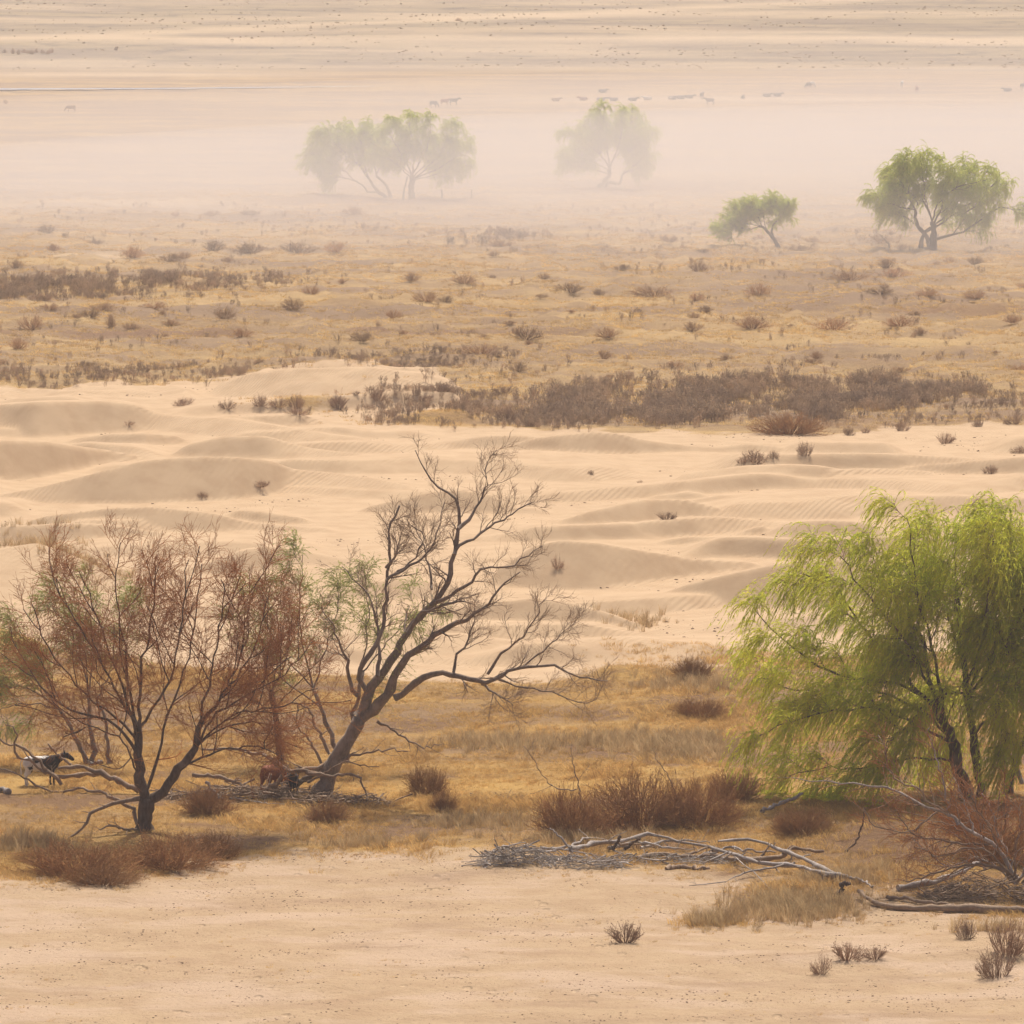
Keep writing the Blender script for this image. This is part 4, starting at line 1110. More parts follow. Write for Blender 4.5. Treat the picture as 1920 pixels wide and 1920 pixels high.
for a in [(345, 760, 46, 16), (425, 768, 44, 30), (488, 764, 34, 24), (522, 766, 46, 32), (556, 768, 34, 22), (560, 778, 54, 14), (635, 768, 46, 32), (632, 758, 30, 16), (668, 742, 18, 10), (708, 752, 34, 20), (780, 742, 18, 16), (790, 752, 60, 14),
          (830, 735, 50, 18), (1590, 816, 26, 16), (1622, 812, 24, 14), (1690, 808, 30, 16), (1773, 832, 46, 28), (1834, 800, 26, 14), (1902, 796, 54, 36), (1912, 850, 40, 16), (860, 762, 60, 22), (945, 738, 60, 22), (950, 790, 60, 30), (1000, 800, 44, 22)]:
    u = a[0]
    size = 'larger' if a[2] >= 40 else 'smaller'
    where = 'beside the first far dune crest' if u < 460 else 'in the row under the pale sand mound' if u < 600 else 'on the flank of the pale sand mound' if u < 720 else 'in the weeds past the pale sand mound' if u < 1100 else 'beside the big dark dune-edge bush' if u < 1720 else 'on the stony sand past the big dark dune-edge bush'
    bush('dune_edge_shrub', size + ' grey-brown shrub ' + where, COARSE, *a, group=G)
G = 'shrubs half buried in the dunes'
for a in [('dry scrap of shrub in the lee of the farthest dune', 240, 796, 36, 12), ('single dry shrub at the foot of the broad dune face', 380, 934, 26, 14), ('low dry shrub in the sheltered end of the broad dune face', 488, 914, 44, 12),
          ('dark dry shrub half buried high on a dune face past the leaning tree', 1250, 974, 44, 22), ('tall thin dry shrub buried in the steep dune face by the leaning tree', 1046, 1068, 32, 38), ('widest of the dry shrubs on the flat sand before the big dark bush', 1415, 867, 56, 20),
          ('tiny dry shrub beside the widest shrub on the flat sand', 1392, 868, 24, 10), ('small dry shrub touching the widest shrub on the flat sand', 1450, 858, 24, 16), ('lone rounded dry shrub on the flat sand before the big dark bush', 1510, 853, 32, 22),
          ('small dry shrub under the low dune past the willow top', 1857, 888, 30, 14), ('tiny dry sprig on the flat sand beyond the leaning tree top', 1108, 890, 14, 8), ('tiny dry sprig on the sand before a low dune', 1200, 905, 14, 10)]:
    bush('dune_shrub', a[0], COARSE, *a[1:], group=G, zoff=-.04)
G = 'brown bushes dotted over the plain'
LB = 'brown bush growing in the yellow grass of the plain'
spots = [(800, 566, 66, 22), (985, 637, 84, 28), (550, 582, 54, 26), (420, 597, 54, 26), (60, 617, 64, 32), (95, 582, 44, 16), (190, 582, 60, 16), (208, 613, 26, 28), (1425, 553, 64, 26), (1595, 527, 92, 20), (1680, 520, 70, 20), (1140, 633, 66, 22),
         (1410, 617, 94, 26), (1560, 617, 104, 24), (1690, 611, 84, 24), (970, 697, 46, 20), (1300, 621, 44, 20), (660, 402, 50, 16), (1310, 508, 44, 24), (1165, 507, 34, 14), (870, 533, 60, 22), (1225, 557, 100, 24), (320, 610, 50, 12), (30, 505, 34, 20),
         (1070, 550, 80, 20), (290, 578, 60, 14), (1900, 605, 50, 16), (1830, 560, 60, 18), (1740, 555, 60, 16), (1650, 555, 70, 14), (1500, 470, 60, 10), (1650, 455, 60, 18), (250, 482, 60, 22), (320, 490, 50, 18), (400, 470, 60, 22), (470, 474, 70, 22), (560, 476, 90, 26),
         (630, 472, 60, 22), (100, 470, 40, 14), (940, 462, 60, 14), (900, 664, 80, 24), (680, 640, 60, 22), (330, 405, 24, 10), (400, 405, 40, 12), (470, 404, 40, 10)]
for k in range(70):
    v = 425 + 285 * _br.random() ** .9; w = _br.uniform(14, 52) * (v + 185) / 800
    spots.append((_br.uniform(-60, 1980), v, w, w * _br.uniform(.25, .5)))
def plain_label(u, v, w, h):
    s_ = (v + 185) * .0254
    size = 'tiny' if w / s_ < 1.3 else 'small' if w / s_ < 2.2 else 'broad' if h / w < .34 else 'bushy'
    if v < 445: where = 'on the dusty ground before the veiled willow pair' if u < 900 else 'in the dusty grass before the lone veiled willow' if u < 1300 else 'in the dusty grass beside the two clear willows'
    elif v < 520: where = 'in the grass beyond the farther weed band' if u < 620 else 'in the grass before the veiled willows' if u < 1250 else 'in the grass just before the small lopsided willow' if u < 1580 else 'in the grass just before the spreading willow'
    elif v < 580: where = 'beside the farther dark weed band' if u < 620 else 'in the open middle of the grassy plain' if u < 1300 else 'among the hummocks before the spreading willow'
    elif v < 650: where = 'on the brown strip before the farther weed band' if u < 620 else 'among yellow hummocks of the middle plain' if u < 1300 else 'in grass well behind the long dark weed band'
    else: where = 'at the edge of the weeds above the pale sand' if u < 960 else 'in yellow grass just behind the long dark weed band'
    return size + ' brown bush ' + where
for a in spots:
    bush('plain_bush', plain_label(*a), PLAIN, *a, group=G)
G = 'shrubs in the far row on the hillside'
for i, px in enumerate([8, 24, 34, 44, 52, 60, 68, 80, 90, 96]):
    bush('far_shrub', 'blue-grey shrub in the row at the foot of the far hillside', PLAIN, px, 100 + (i % 3), 12, 9 + (i * 7 % 4), group=G)
for a in [(218, 95, 9, 9, 'lone blue-grey shrub standing past the far shrub row'), (10, 194, 12, 9, 'dark shrub on the flat beside the thin stream'), (860, 40, 14, 8, 'dark shrub high on the far hillside')]:
    bush('far_shrub', a[4], PLAIN, *a[:4])

# ------------------------------------------------------------------ dead wood
def ground_poly(px, lift):
    """lies on the ground along pixel points, lifted by the given heights"""
    out = []
    for (u, v), h in zip(px, lift if isinstance(lift, (list, tuple)) else [lift] * len(px)):
        p = hit(u, v); out.append(p + np.array([0, 0, h]))
    return np.array(out)
_dw = np.random.default_rng(77)
def dead_branch(name, label, px, r0, r1, lift=None, d0=None, dd=0.0, mat=None, twigs=0, tl=(.3, 1.0), group=None, n=18, cat='branch', knots=.18):
    mat = mat or M_DEAD
    if d0 is None:
        P = catmull(ground_poly(px, r0 * .6 if lift is None else lift), n)
    else:
        P = limb_pts(_dw, px, d0, dd, n)
    P = P + _dw.normal(size=P.shape) * min(.03, r0 * .35)
    R = (r0 + (r1 - r0) * np.linspace(0, 1, n)) * (1 + knots * _dw.normal(size=n))
    base = P[0].copy()
    root = thing(name, label, cat, base, group)
    acc = Acc(); tubes(acc, P[None], R[None], 8); stem = part('stem', acc, mat, root)
    if twigs:
        acc = Acc(); Q, Rq = grow(_dw, P[None], R[None], twigs, tl, (25, 60), (0, 0, 0), .16, 6, .5, .25, 1, .009)
        Q[:, :, 2] = np.maximum(Q[:, :, 2], height(Q[:, :, 0].ravel(), Q[:, :, 1].ravel()).reshape(Q.shape[:2]) - .02)
        tubes(acc, Q, Rq, 4)
        Q2, Rq2 = grow(_dw, Q, Rq, 3, (tl[0] * .4, tl[1] * .5), (25, 55), (0, 0, 0), .16, 4, .6, .3, 1, .007)
        tubes(acc, Q2, Rq2, 3)
        part('side_twigs', acc, mat, root, 'stuff').parent = stem
    return root

def zd(x, y): return (880 + x / 2.526, 1540 + y / 2.526)
ZD = lambda *p: [zd(*q) for q in p]
# heap of grey sticks and the long grey branches
def stick_heap(label, cpx, cpy, wpx, hh, n, seed, ln=(.5, 1.3), mat=None, name='stick_heap', r=.016):
    rng = np.random.default_rng(seed)
    c = hit(cpx, cpy); s = scl(c[1]); w = wpx / s / 2
    root = thing(name, label, 'stick heap', c)
    t = rng.random(n) * 2 - 1; q = rng.random(n) * 2 - 1
    x = c[0] + t * w; y = c[1] + .5 + q * .7
    top = hh * (1 - t ** 2) ** .6 * (1 - .7 * q ** 2)
    z = height(x, y) + top * rng.random(n) ** .6
    a = rng.normal(size=n) * .9 + np.where(rng.random(n) < .5, 0, math.pi); e = rng.normal(size=n) * .26
    d = np.stack([np.cos(a) * np.cos(e), np.sin(a) * np.cos(e), np.sin(e)], -1)
    L = ln[0] * .6 + (ln[1] * 1.5 - ln[0] * .6) * rng.random(n) ** 2.2
    f = np.linspace(-.5, .5, 5)
    P = np.stack([x, y, z], -1)[:, None] + d[:, None] * (L[:, None] * f[None])[..., None] + rng.normal(size=(n, 5, 3)) * .045
    gzv = height(P[:, :, 0].ravel(), P[:, :, 1].ravel()).reshape(P.shape[:2]) + .01
    P[:, :, 2] = np.maximum(P[:, :, 2], gzv)
    R = (r * (.4 + 1.8 * rng.random(n) ** 4))[:, None] * np.linspace(1, .4, 5)[None]
    acc = Acc(); tubes(acc, P, R, 4)
    part('sticks', acc, mat or M_DEAD, root, 'stuff')
stick_heap('grey heap of drifted sticks piled on the sand', 965, 1622, 130, .70, 300, 301, r=.022)
stick_heap('low tail of grey sticks beside the drifted heap', 1100, 1628, 150, .42, 190, 302, (.4, 1.2), r=.022)
stick_heap('long mat of grey sticks under the fallen branches', 1260, 1622, 300, .30, 190, 303, (.5, 1.6), r=.022)
stick_heap('tangle of dead sticks beneath the bare shrub by the willow', 1850, 1690, 240, .85, 330, 304, (.6, 1.9), M_DEAD2, r=.022)
stick_heap('litter of fallen sticks between the two bare trees', 470, 1500, 330, .6, 380, 305, (.6, 2.0), M_DEAD2, r=.028)
stick_heap('litter of fallen sticks around the leaning tree foot', 640, 1512, 190, .5, 230, 306, (.5, 1.7), M_DEAD2, r=.026)
stick_heap('scraps of bark and sticks in the grass past the leaning tree', 930, 1502, 110, .14, 60, 307, (.3, .9), M_DEAD2, r=.016)
dead_branch('dead_branch', 'pale straight stick jutting up from the drifted heap', ZD((488, 148), (450, 95), (384, 30)), .055, .03, d0=hit(1075, 1620)[1] + .4, dd=.3)
dead_branch('dead_branch', 'short dark stub beside the jutting pale stick', ZD((680, 132), (700, 100), (716, 72)), .07, .05, d0=hit(1150, 1618)[1] + .9, mat=M_BARK)
dead_branch('dead_branch', 'slanting dark stub behind the grey branches', ZD((735, 132), (770, 105), (812, 82)), .08, .05, d0=hit(1180, 1618)[1] + .9, mat=M_BARK)
dead_branch('fallen_branch', 'long grey branch lying along the top of the stick mat', ZD((480, 175), (600, 150), (740, 140), (850, 118), (980, 140), (1120, 155), (1200, 165)), .10, .05, [.35, .4, .42, .5, .4, .32, .2], twigs=6)
dead_branch('fallen_branch', 'smooth tan branch bent low in the middle of the drift', ZD((800, 190), (900, 182), (1000, 186), (1100, 190), (1160, 170)), .11, .07, [.2, .24, .2, .2, .25], mat=M_DEAD2)
dead_branch('fallen_log', 'short half-buried log in front of the drifted branches', ZD((935, 232), (1010, 225), (1080, 230), (1135, 226)), .12, .08, .05, mat=M_DEAD2, cat='log')
dead_branch('fallen_log', 'tan log with a raised crooked end behind the grey branches', ZD((1150, 188), (1250, 198), (1400, 205), (1480, 198), (1530, 176), (1600, 178), (1680, 182)), .15, .06, [.16, .16, .2, .3, .42, .42, .34], mat=M_DEAD2, cat='log', twigs=5)
dead_branch('fallen_branch', 'upper long grey branch sloping down to the dark stump', ZD((1180, 160), (1330, 158), (1480, 195), (1600, 240), (1700, 282), (1790, 298)), .06, .11, [.55, .6, .5, .45, .4, .3], twigs=7)
dead_branch('fallen_branch', 'lower long grey branch sloping down to the dark stump', ZD((1130, 165), (1250, 205), (1400, 240), (1540, 255), (1680, 288), (1760, 296)), .055, .10, [.4, .4, .36, .36, .32, .28], twigs=8)
dead_branch('fallen_branch', 'thin grey branch forking flat over the sand', ZD((1540, 245), (1440, 255), (1300, 272), (1190, 300), (1040, 308)), .05, .015, [.4, .3, .2, .08, .04], twigs=5)
dead_branch('fallen_branch', 'thin grey twig branch resting on the tan grass', ZD((1420, 325), (1350, 270), (1300, 240), (1250, 200)), .02, .03, [.05, .2, .3, .35])
dead_branch('stump', 'dark broken stump standing where the grey branches meet', ZD((1750, 360), (1760, 325), (1770, 295), (1805, 290)), .16, .07, d0=hit(*zd(1755, 358))[1], mat=M_BARK, cat='stump')
dead_branch('fallen_branch', 'bleached root end curving away past the stump', ZD((1800, 298), (1850, 300), (1910, 318)), .06, .03, [.25, .2, .05])
_r2 = random.Random(12)
for i, lab in enumerate(['bent grey bough over the head of the stick heap', 'thin grey bough trailing off the front of the stick heap', 'knotted grey bough along the back of the stick mat', 'tan bough crossing the middle of the stick mat', 'split grey bough ending near the half-buried log', 'weathered bough crossing under the long grey branches', 'pale forked bough lying behind the tan raised log', 'curved brown bough lying at the far end of the stick mat']):
    x0 = 60 + i * 150; y0 = 165 + _r2.uniform(-25, 35); L_ = _r2.uniform(260, 420); sl = _r2.uniform(-.12, .14)
    dead_branch('fallen_branch', lab, ZD((x0, y0), (x0 + L_ * .33, y0 + sl * L_ * .33 + _r2.uniform(-16, 16)), (x0 + L_ * .66, y0 + sl * L_ * .66 + _r2.uniform(-16, 16)), (x0 + L_, y0 + sl * L_)), _r2.uniform(.05, .09), .025, [.12, .3, .34, .15], mat=M_DEAD if i % 3 else M_DEAD2, twigs=5, tl=(.3, 1.2))
def zw(x, y): return (1520 + x / 4.8, 1380 + y / 4.8)
ZW = lambda *p: [zw(*q) for q in p]
dead_branch('fallen_log', 'pale bleached log lying by the bare shrub', ZW((780, 1405), (930, 1385), (1100, 1360), (1270, 1330), (1400, 1290), (1520, 1265), (1580, 1290)), .13, .08, [.12, .14, .18, .3, .42, .5, .4], cat='log')
dead_branch('fallen_log', 'long brown log along the edge of the foreground sand', ZW((430, 1465), (560, 1530), (760, 1570), (1000, 1585), (1250, 1590), (1500, 1590), (1750, 1600), (2100, 1610)), .08, .20, [.3, .16, .12, .12, .14, .15, .15, .15], mat=M_DEAD2, cat='log', n=26)
dead_branch('fallen_log', 'thin brown log lying behind the long brown log', ZW((680, 1480), (850, 1500), (1050, 1530), (1300, 1545)), .07, .06, .12, mat=M_DEAD2, cat='log')
# bare dead shrub fanning out of the brushwood
def dead_shrub():
    b = hit(1900, 1672)
    T = Tree('dead_shrub', 'bare dead shrub fanning grey and reddish branches in front of the large willow', 'shrub', b, 121, M_DEAD2)
    for px, r0, dd in [
        (ZW((1850, 1330), (1700, 1200), (1550, 1160), (1380, 1160), (1230, 1195), (1050, 1270), (930, 1310), (830, 1305)), .10, -1.0),
        (ZW((1850, 1330), (1750, 1130), (1600, 970), (1450, 860), (1330, 790), (1240, 690), (1150, 680), (1000, 620), (850, 540), (650, 470), (400, 425), (100, 400), (-150, 380)), .11, .6),
        (ZW((1330, 800), (1240, 690), (1215, 560), (1200, 430), (1160, 280), (1110, 140), (1080, 30), (1060, -80)), .06, .5),
        (ZW((1240, 690), (1060, 580), (950, 470), (830, 440), (740, 340), (690, 230), (660, 100), (620, 0)), .055, -.6),
        (ZW((1150, 680), (900, 860), (880, 840), (790, 700), (770, 650)), .04, -.8),
        (ZW((1600, 980), (1300, 960), (1100, 920), (900, 880), (650, 830), (530, 760), (490, 640)), .06, -1.2),
        (ZW((1850, 1330), (1780, 1100), (1700, 900), (1640, 700), (1560, 520)), .07, 1.0), (ZW((1850, 1330), (1850, 1100), (1880, 850), (1900, 600)), .07, -.7),
        (ZW((1850, 1330), (1950, 1150), (2050, 900), (2150, 700)), .07, .6), (ZW((1850, 1330), (1650, 1080), (1400, 1000), (1150, 1090), (950, 980)), .06, -1.5),
        (ZW((1850, 1330), (1500, 1090), (1250, 1190), (1050, 1040), (900, 920)), .05, .9), (ZW((1900, 1330), (2000, 1230), (2150, 1150)), .08, -.4),
        (ZW((1480, 880), (1420, 700), (1350, 520), (1300, 380)), .05, .8), (ZW((1700, 1050), (1600, 800), (1500, 650), (1430, 480)), .05, -1.0)]:
        T.limb(px, r0, .02, dd, n=18, sides=6, name='stem', mat=M_DEAD if dd > 0 else M_DEAD2)
    P, R = T.batch(); rng = T.rng; acc = Acc()
    P1, R1 = grow(rng, P, R, 16, (.6, 2.0), (20, 60), (-.02, 0, .04), .14, 6, .5, .2, 1.0, .010); tubes(acc, P1, R1, 4)
    part('branches', acc, M_DEAD2, T.root, 'stuff'); acc = Acc()
    P2, R2 = grow(rng, P1, R1, 8, (.3, 1.0), (20, 55), (0, 0, .04),   .14, 4, .6, .2, 1.0, .010); tubes(acc, P2, R2, 3)
    part('twigs', acc, M_TWIG, T.root, 'stuff')
dead_shrub()
def dead_shrub_behind():
    b = hit(1868, 1610)
    T = Tree('dead_shrub', 'reddish twiggy dead shrub massed behind the bare grey one', 'shrub', b, 122, M_DEAD2)
    rng = T.rng
    for i in range(16):
        a = rng.uniform(-1.35, 1.1); L = rng.uniform(90, 190)
        ex, ey = 1868 + math.sin(a) * L * 1.25, 1605 - math.cos(a) * L
        T.limb([(1868 + rng.normal() * 12, 1612), ((1868 + ex) / 2 + rng.normal() * 10, (1605 + ey) / 2 - 8), (ex, ey)], .05, .014, rng.normal() * 1.0, n=18, sides=6, name='stem')
    P, R = T.batch(); acc = Acc()
    P1, R1 = grow(rng, P, R, 12, (.5, 1.6), (20, 60), (-.02, 0, .03), .14, 6, .5, .15, 1.0, .010); tubes(acc, P1, R1, 4)
    P2, R2 = grow(rng, P1, R1, 6, (.3, .9), (20, 55), (0, 0, .03), .14, 4, .6, .2, 1.0, .008); tubes(acc, P2, R2, 3)
    part('twigs', acc, M_TWIG, T.root, 'stuff')
dead_shrub_behind()
# fallen wood by the two bare trees
def zc(x, y): return (x / 8.727, 1360 + y / 8.727)
ZC = lambda *p: [zc(*q) for q in p]
d_c = hit(150, 1480)[1]
dead_branch('fallen_branch', 'bare branch with an upright fork beside the spotted cow', ZC((1650, 790), (1300, 800), (980, 800), (800, 720), (600, 540), (350, 350), (180, 345), (0, 230), (-150, 150)), .11, .03, d0=d_c, dd=-.8, mat=M_DEAD2, twigs=5)
dead_branch('fallen_branch', 'drooping bare branch crossing the legs of the spotted cow', ZC((1000, 960), (880, 810), (740, 780), (600, 640), (480, 570), (350, 560), (290, 450), (270, 250), (220, 40), (150, -40)), .09, .03, d0=d_c - .3, dd=-.5, mat=M_DEAD2, twigs=3)
dead_branch('fallen_branch', 'long thin branch lying low across the cow pasture', ZC((1150, 1100), (800, 1040), (500, 930), (280, 800), (0, 710), (-150, 690)), .06, .025, d0=d_c - .8, dd=-.3, mat=M_DEAD2)
dead_branch('fallen_branch', 'short straight branch propped against the dead boughs', ZC((1160, 660), (980, 500), (800, 320)), .06, .04, d0=d_c + .2, dd=.2, mat=M_DEAD2)
dead_branch('fallen_log', 'grey dead bough reaching back to the red-brown tree', ZC((960, 690), (1300, 690), (1600, 780), (1900, 920), (2250, 1050)), .08, .13, d0=d_c, dd=-1.5, mat=M_DEAD2, cat='log')
dead_branch('fallen_log', 'cut pale log end lying past the spotted cow', ZC((-500, 1060), (-200, 1080), (60, 1100), (170, 1135)), .14, .13, .1, cat='log')
dead_branch('fallen_log', 'whitish fallen log under the slim grey willow stems', ZC((1480, 640), (1560, 610), (1670, 585)), .09, .08, d0=d_c + 1.2, cat='log')
def zb(x, y): return (380 + x / 5.647, 1360 + y / 5.647)
ZB = lambda *p: [zb(*q) for q in p]
d_b = hit(520, 1500)[1]
dead_branch('fallen_branch', 'thick forked bough arching in front of the brown cow', ZB((570, 900), (620, 780), (650, 680), (780, 620), (850, 520), (820, 400), (700, 330), (560, 290)), .11, .05, d0=d_b, dd=-.3, mat=M_DEAD2, twigs=6)
dead_branch('fallen_log', 'dark charred log leaning against the leaning tree foot', ZB((660, 740), (800, 740), (950, 640), (1100, 560), (1250, 480)), .16, .12, d0=d_b + .5, dd=.8, mat=M_BARK, cat='log', twigs=4)
dead_branch('fallen_log', 'upper dead bough running from the leaning tree to the cow', ZB((1450, 300), (1250, 430), (1050, 480), (900, 490), (700, 340), (400, 250), (0, 250)), .13, .04, d0=d_b + .6, dd=-.6, mat=M_DEAD2, cat='log', twigs=7)
dead_branch('fallen_log', 'sloping dead log between the red-brown tree and the cow', ZB((-100, 520), (150, 545), (350, 600), (540, 690)), .09, .07, d0=d_b + .4, mat=M_DEAD2, cat='log', twigs=4)
dead_branch('fallen_branch', 'whitish bare branch lying at the foot of the dead boughs', ZB((40, 610), (120, 690), (180, 760), (260, 850), (290, 950)), .06, .02, d0=d_b - .3, dd=-.8, twigs=5)
dead_branch('fallen_branch', 'pale thin branch lying flat below the brown cow', ZB((280, 790), (500, 820), (700, 845), (860, 850)), .045, .02, .06)
dead_branch('fallen_branch', 'dead bough hooking down beyond the leaning trunk', ZB((1100, 500), (1400, 520), (1600, 530), (1680, 600), (1730, 700), (1735, 760)), .08, .04, d0=d_b - .5, dd=-.6, mat=M_DEAD2, twigs=6)
dead_branch('fallen_branch', 'crooked fallen branch in the dry grass at the leaning tree', ZB((1300, 790), (1500, 820), (1700, 830), (1880, 800)), .05, .02, .1, mat=M_DEAD2, twigs=5)
dead_branch('dead_sapling', 'thin dead sapling rising from the big thicket', [(1090, 1505), (1085, 1470), (1075, 1430), (1070, 1400)], .035, .012, d0=hit(1100, 1560)[1], mat=M_DEAD2, twigs=4, cat='sapling')
dead_branch('dead_sapling', 'thin bent dead stem rising over the big thicket', [(1270, 1500), (1255, 1460), (1235, 1430), (1228, 1418)], .03, .010, d0=hit(1230, 1552)[1], mat=M_DEAD2, twigs=3, cat='sapling')
dead_branch('fallen_branch', 'bare branch arched over the end of the thicket', [(1080, 1480), (1045, 1478), (1015, 1450), (1000, 1420), (985, 1400)], .03, .012, d0=hit(1075, 1568)[1], mat=M_DEAD2, twigs=4)
dead_branch('fallen_log', 'short whitish log in the grass by the low wide bush', [(1425, 1520), (1450, 1512), (1480, 1500), (1505, 1488)], .10, .07, d0=hit(1440, 1528)[1], dd=.8, cat='log')
dead_branch('dead_branch', 'dark crooked stick standing in the bare soil', ZW((310, 1040), (430, 930), (440, 880), (470, 760), (490, 640)), .05, .025, d0=hit(*zw(320, 1050))[1], mat=M_BARK)
G = 'small stumps beside the dust-veiled pair'
for px in (828, 884):
    b = hit(px, 371)
    dead_branch('stump', 'thin dead stump standing near the dust-veiled willow pair', [(px, 371), (px + 1, 364), (px - 1, 355)], .14, .07, d0=b[1], mat=M_BARK, cat='stump', group=G, n=6)
dead_branch('dead_sapling', 'forked dead stem beside the spreading willow', [(1668, 465), (1664, 455), (1655, 445), (1650, 440)], .12, .04, d0=hit(1668, 466)[1], mat=M_DEAD2, cat='sapling', n=8, twigs=3)
# ------------------------------------------------------------------ cattle
def loft(acc, st, sides=14):
    """st rows: x, y, z, half-width (y), half-height in the plane of the path normal"""
    st = np.array(st, float); P = st[:, :3]; n = len(st)
    T = np.gradient(P, axis=0); T = norm(T)
    Yv = np.array([0, 1., 0]); A = norm(np.broadcast_to(Yv, T.shape) - (T * Yv).sum(-1, keepdims=True) * T); B = np.cross(T, A)
    a = np.arange(sides) * 2 * np.pi / sides
    V = P[:, None] + A[:, None] * (np.cos(a)[None, :, None] * st[:, 3, None, None]) + B[:, None] * (np.sin(a)[None, :, None] * st[:, 4, None, None])
    i = np.arange(n * sides).reshape(n, sides); j = np.roll(i, -1, 1)
    acc.add(np.concatenate([V.reshape(-1, 3), P[:1], P[-1:]]), np.stack([i[:-1], j[:-1], j[1:], i[1:]], -1).reshape(-1, 4))
    off = acc.n - n * sides - 2
    acc.f.append(np.stack([i[0], np.full(sides, n * sides), j[0]], -1) + off); acc.f.append(np.stack([i[-1], j[-1], np.full(sides, n * sides + 1)], -1) + off)

def remesh(acc, name, vox):
    me = acc.mesh(name + '_raw', True); o = bpy.data.objects.new(name, me); COL.objects.link(o)
    m = o.modifiers.new('r', 'REMESH'); m.mode = 'VOXEL'; m.voxel_size = vox; m.use_smooth_shade = True
    s = o.modifiers.new('s', 'SMOOTH'); s.factor = .5; s.iterations = 4
    dg = bpy.context.evaluated_depsgraph_get(); dg.update()
    out = bpy.data.meshes.new_from_object(o.evaluated_get(dg)); out.name = name
    bpy.data.objects.remove(o); bpy.data.meshes.remove(me)
    return out

def cow_meshes(pose, vox=.035):
    lie = pose == 'lying'; dz = -.60 if lie else 0
    a = Acc()
    loft(a, [(-.84, 0, 1.08 + dz, .08, .10), (-.78, 0, 1.07 + dz, .20, .22), (-.6, 0, 1.04 + dz, .27, .31), (-.3, 0, .99 + dz, .32, .35), (0, 0, .96 + dz, .34, .37), (.3, 0, .98 + dz, .31, .37), (.52, 0, 1.02 + dz, .25, .35), (.70, 0, 1.05 + dz, .17, .25), (.78, 0, 1.06 + dz, .08, .12)])
    if pose == 'grazing':
        neck = [(.55, 0, 1.08, .16, .24), (.85, 0, .92, .13, .18), (1.08, 0, .66, .11, .14), (1.18, 0, .48, .11, .12)]
        head = [(1.14, 0, .56, .08, .08), (1.20, 0, .44, .12, .13), (1.24, 0, .28, .10, .11), (1.27, 0, .10, .08, .08), (1.275, 0, .05, .05, .05)]
        poll = np.array([1.14, 0, .58]); hd = np.array([.1, 0, -1.])
    else:
        neck = [(.5, 0, 1.10 + dz, .16, .27), (.78, 0, 1.20 + dz, .13, .20), (1.0, 0, 1.32 + dz, .11, .15), (1.10, 0, 1.36 + dz, .10, .12)]
        head = [(1.02, 0, 1.40 + dz, .08, .08), (1.12, 0, 1.35 + dz, .12, .14), (1.28, 0, 1.24 + dz, .10, .11), (1.43, 0, 1.13 + dz, .085, .085), (1.48, 0, 1.10 + dz, .05, .05)]
        poll = np.array([1.03, 0, 1.45 + dz]); hd = np.array([1., 0, -.7])
    loft(a, neck); loft(a, head)
    for sgn in (-1, 1):
        if lie:
            loft(a, [(-.60, .22 * sgn, .36, .16, .20), (-.35, .34 * sgn, .20, .14, .16), (-.15, .36 * sgn, .10, .08, .09), (-.45, .40 * sgn, .05, .06, .06)], 10)
            loft(a, [(.45, .20 * sgn, .34, .12, .16), (.68, .24 * sgn, .14, .08, .09), (.80, .22 * sgn, .08, .06, .06), (.50, .26 * sgn, .05, .05, .05)], 10)
        else:
            st = .06 * sgn
            loft(a, [(-.60, .16 * sgn, .98, .13, .24), (-.56, .18 * sgn, .78, .11, .18), (-.60, .18 * sgn, .62, .085, .12), (-.72, .18 * sgn, .46, .055, .075), (-.70 + st, .18 * sgn, .30, .045, .05), (-.67 + st, .18 * sgn, .12, .045, .05), (-.64 + st, .18 * sgn, .05, .06, .065), (-.64 + st, .18 * sgn, 0, .065, .075)], 10)
            loft(a, [(.45, .14 * sgn, .95, .10, .19), (.46, .16 * sgn, .72, .09, .13), (.48, .16 * sgn, .50, .06, .07), (.48 - st, .16 * sgn, .42, .058, .065), (.47 - st, .16 * sgn, .22, .042, .048), (.47 - st, .16 * sgn, .09, .045, .05), (.49 - st, .16 * sgn, .04, .06, .065), (.49 - st, .16 * sgn, 0, .065, .07)], 10)
    body = remesh(a, 'cow_body', vox)
    parts = []
    for sgn in (-1, 1):
        h = Acc(); p0 = poll + np.array([0, .06 * sgn, 0]); up = np.array([0, 0, 1.]) if pose != 'grazing' else np.array([.7, 0, .5])
        P = catmull([p0, p0 + np.array([0, .10 * sgn, 0]) + up * .04, p0 + np.array([0, .15 * sgn, 0]) + up * .14, p0 + np.array([0, .13 * sgn, 0]) + up * .22], 8)
        tubes(h, P[None], np.linspace(.03, .006, 8)[None], 6); parts.append(('horn', h.mesh('horn')))
        e = Acc(); q0 = poll + np.array([-.02, .10 * sgn, -.06])
        P = catmull([q0, q0 + np.array([-.03, .09 * sgn, -.01]), q0 + np.array([-.04, .18 * sgn, -.04])], 6)
        tubes(e, P[None], np.array([[.02, .05, .06, .055, .035, .008]]), 6); parts.append(('ear', e.mesh('ear')))
    tl = Acc()
    P = catmull([(-.82, 0, 1.22 + dz), (-.92, 0, 1.10 + dz), (-.93, .02, .80 + (dz * .8)), (-.90, .03, max(.48 + dz, .06))], 10)
    tubes(tl, P[None], np.array([[.035, .03, .025, .022, .02, .02, .025, .04, .045, .01]]), 6); parts.append(('tail', tl.mesh('tail')))
    return body, parts

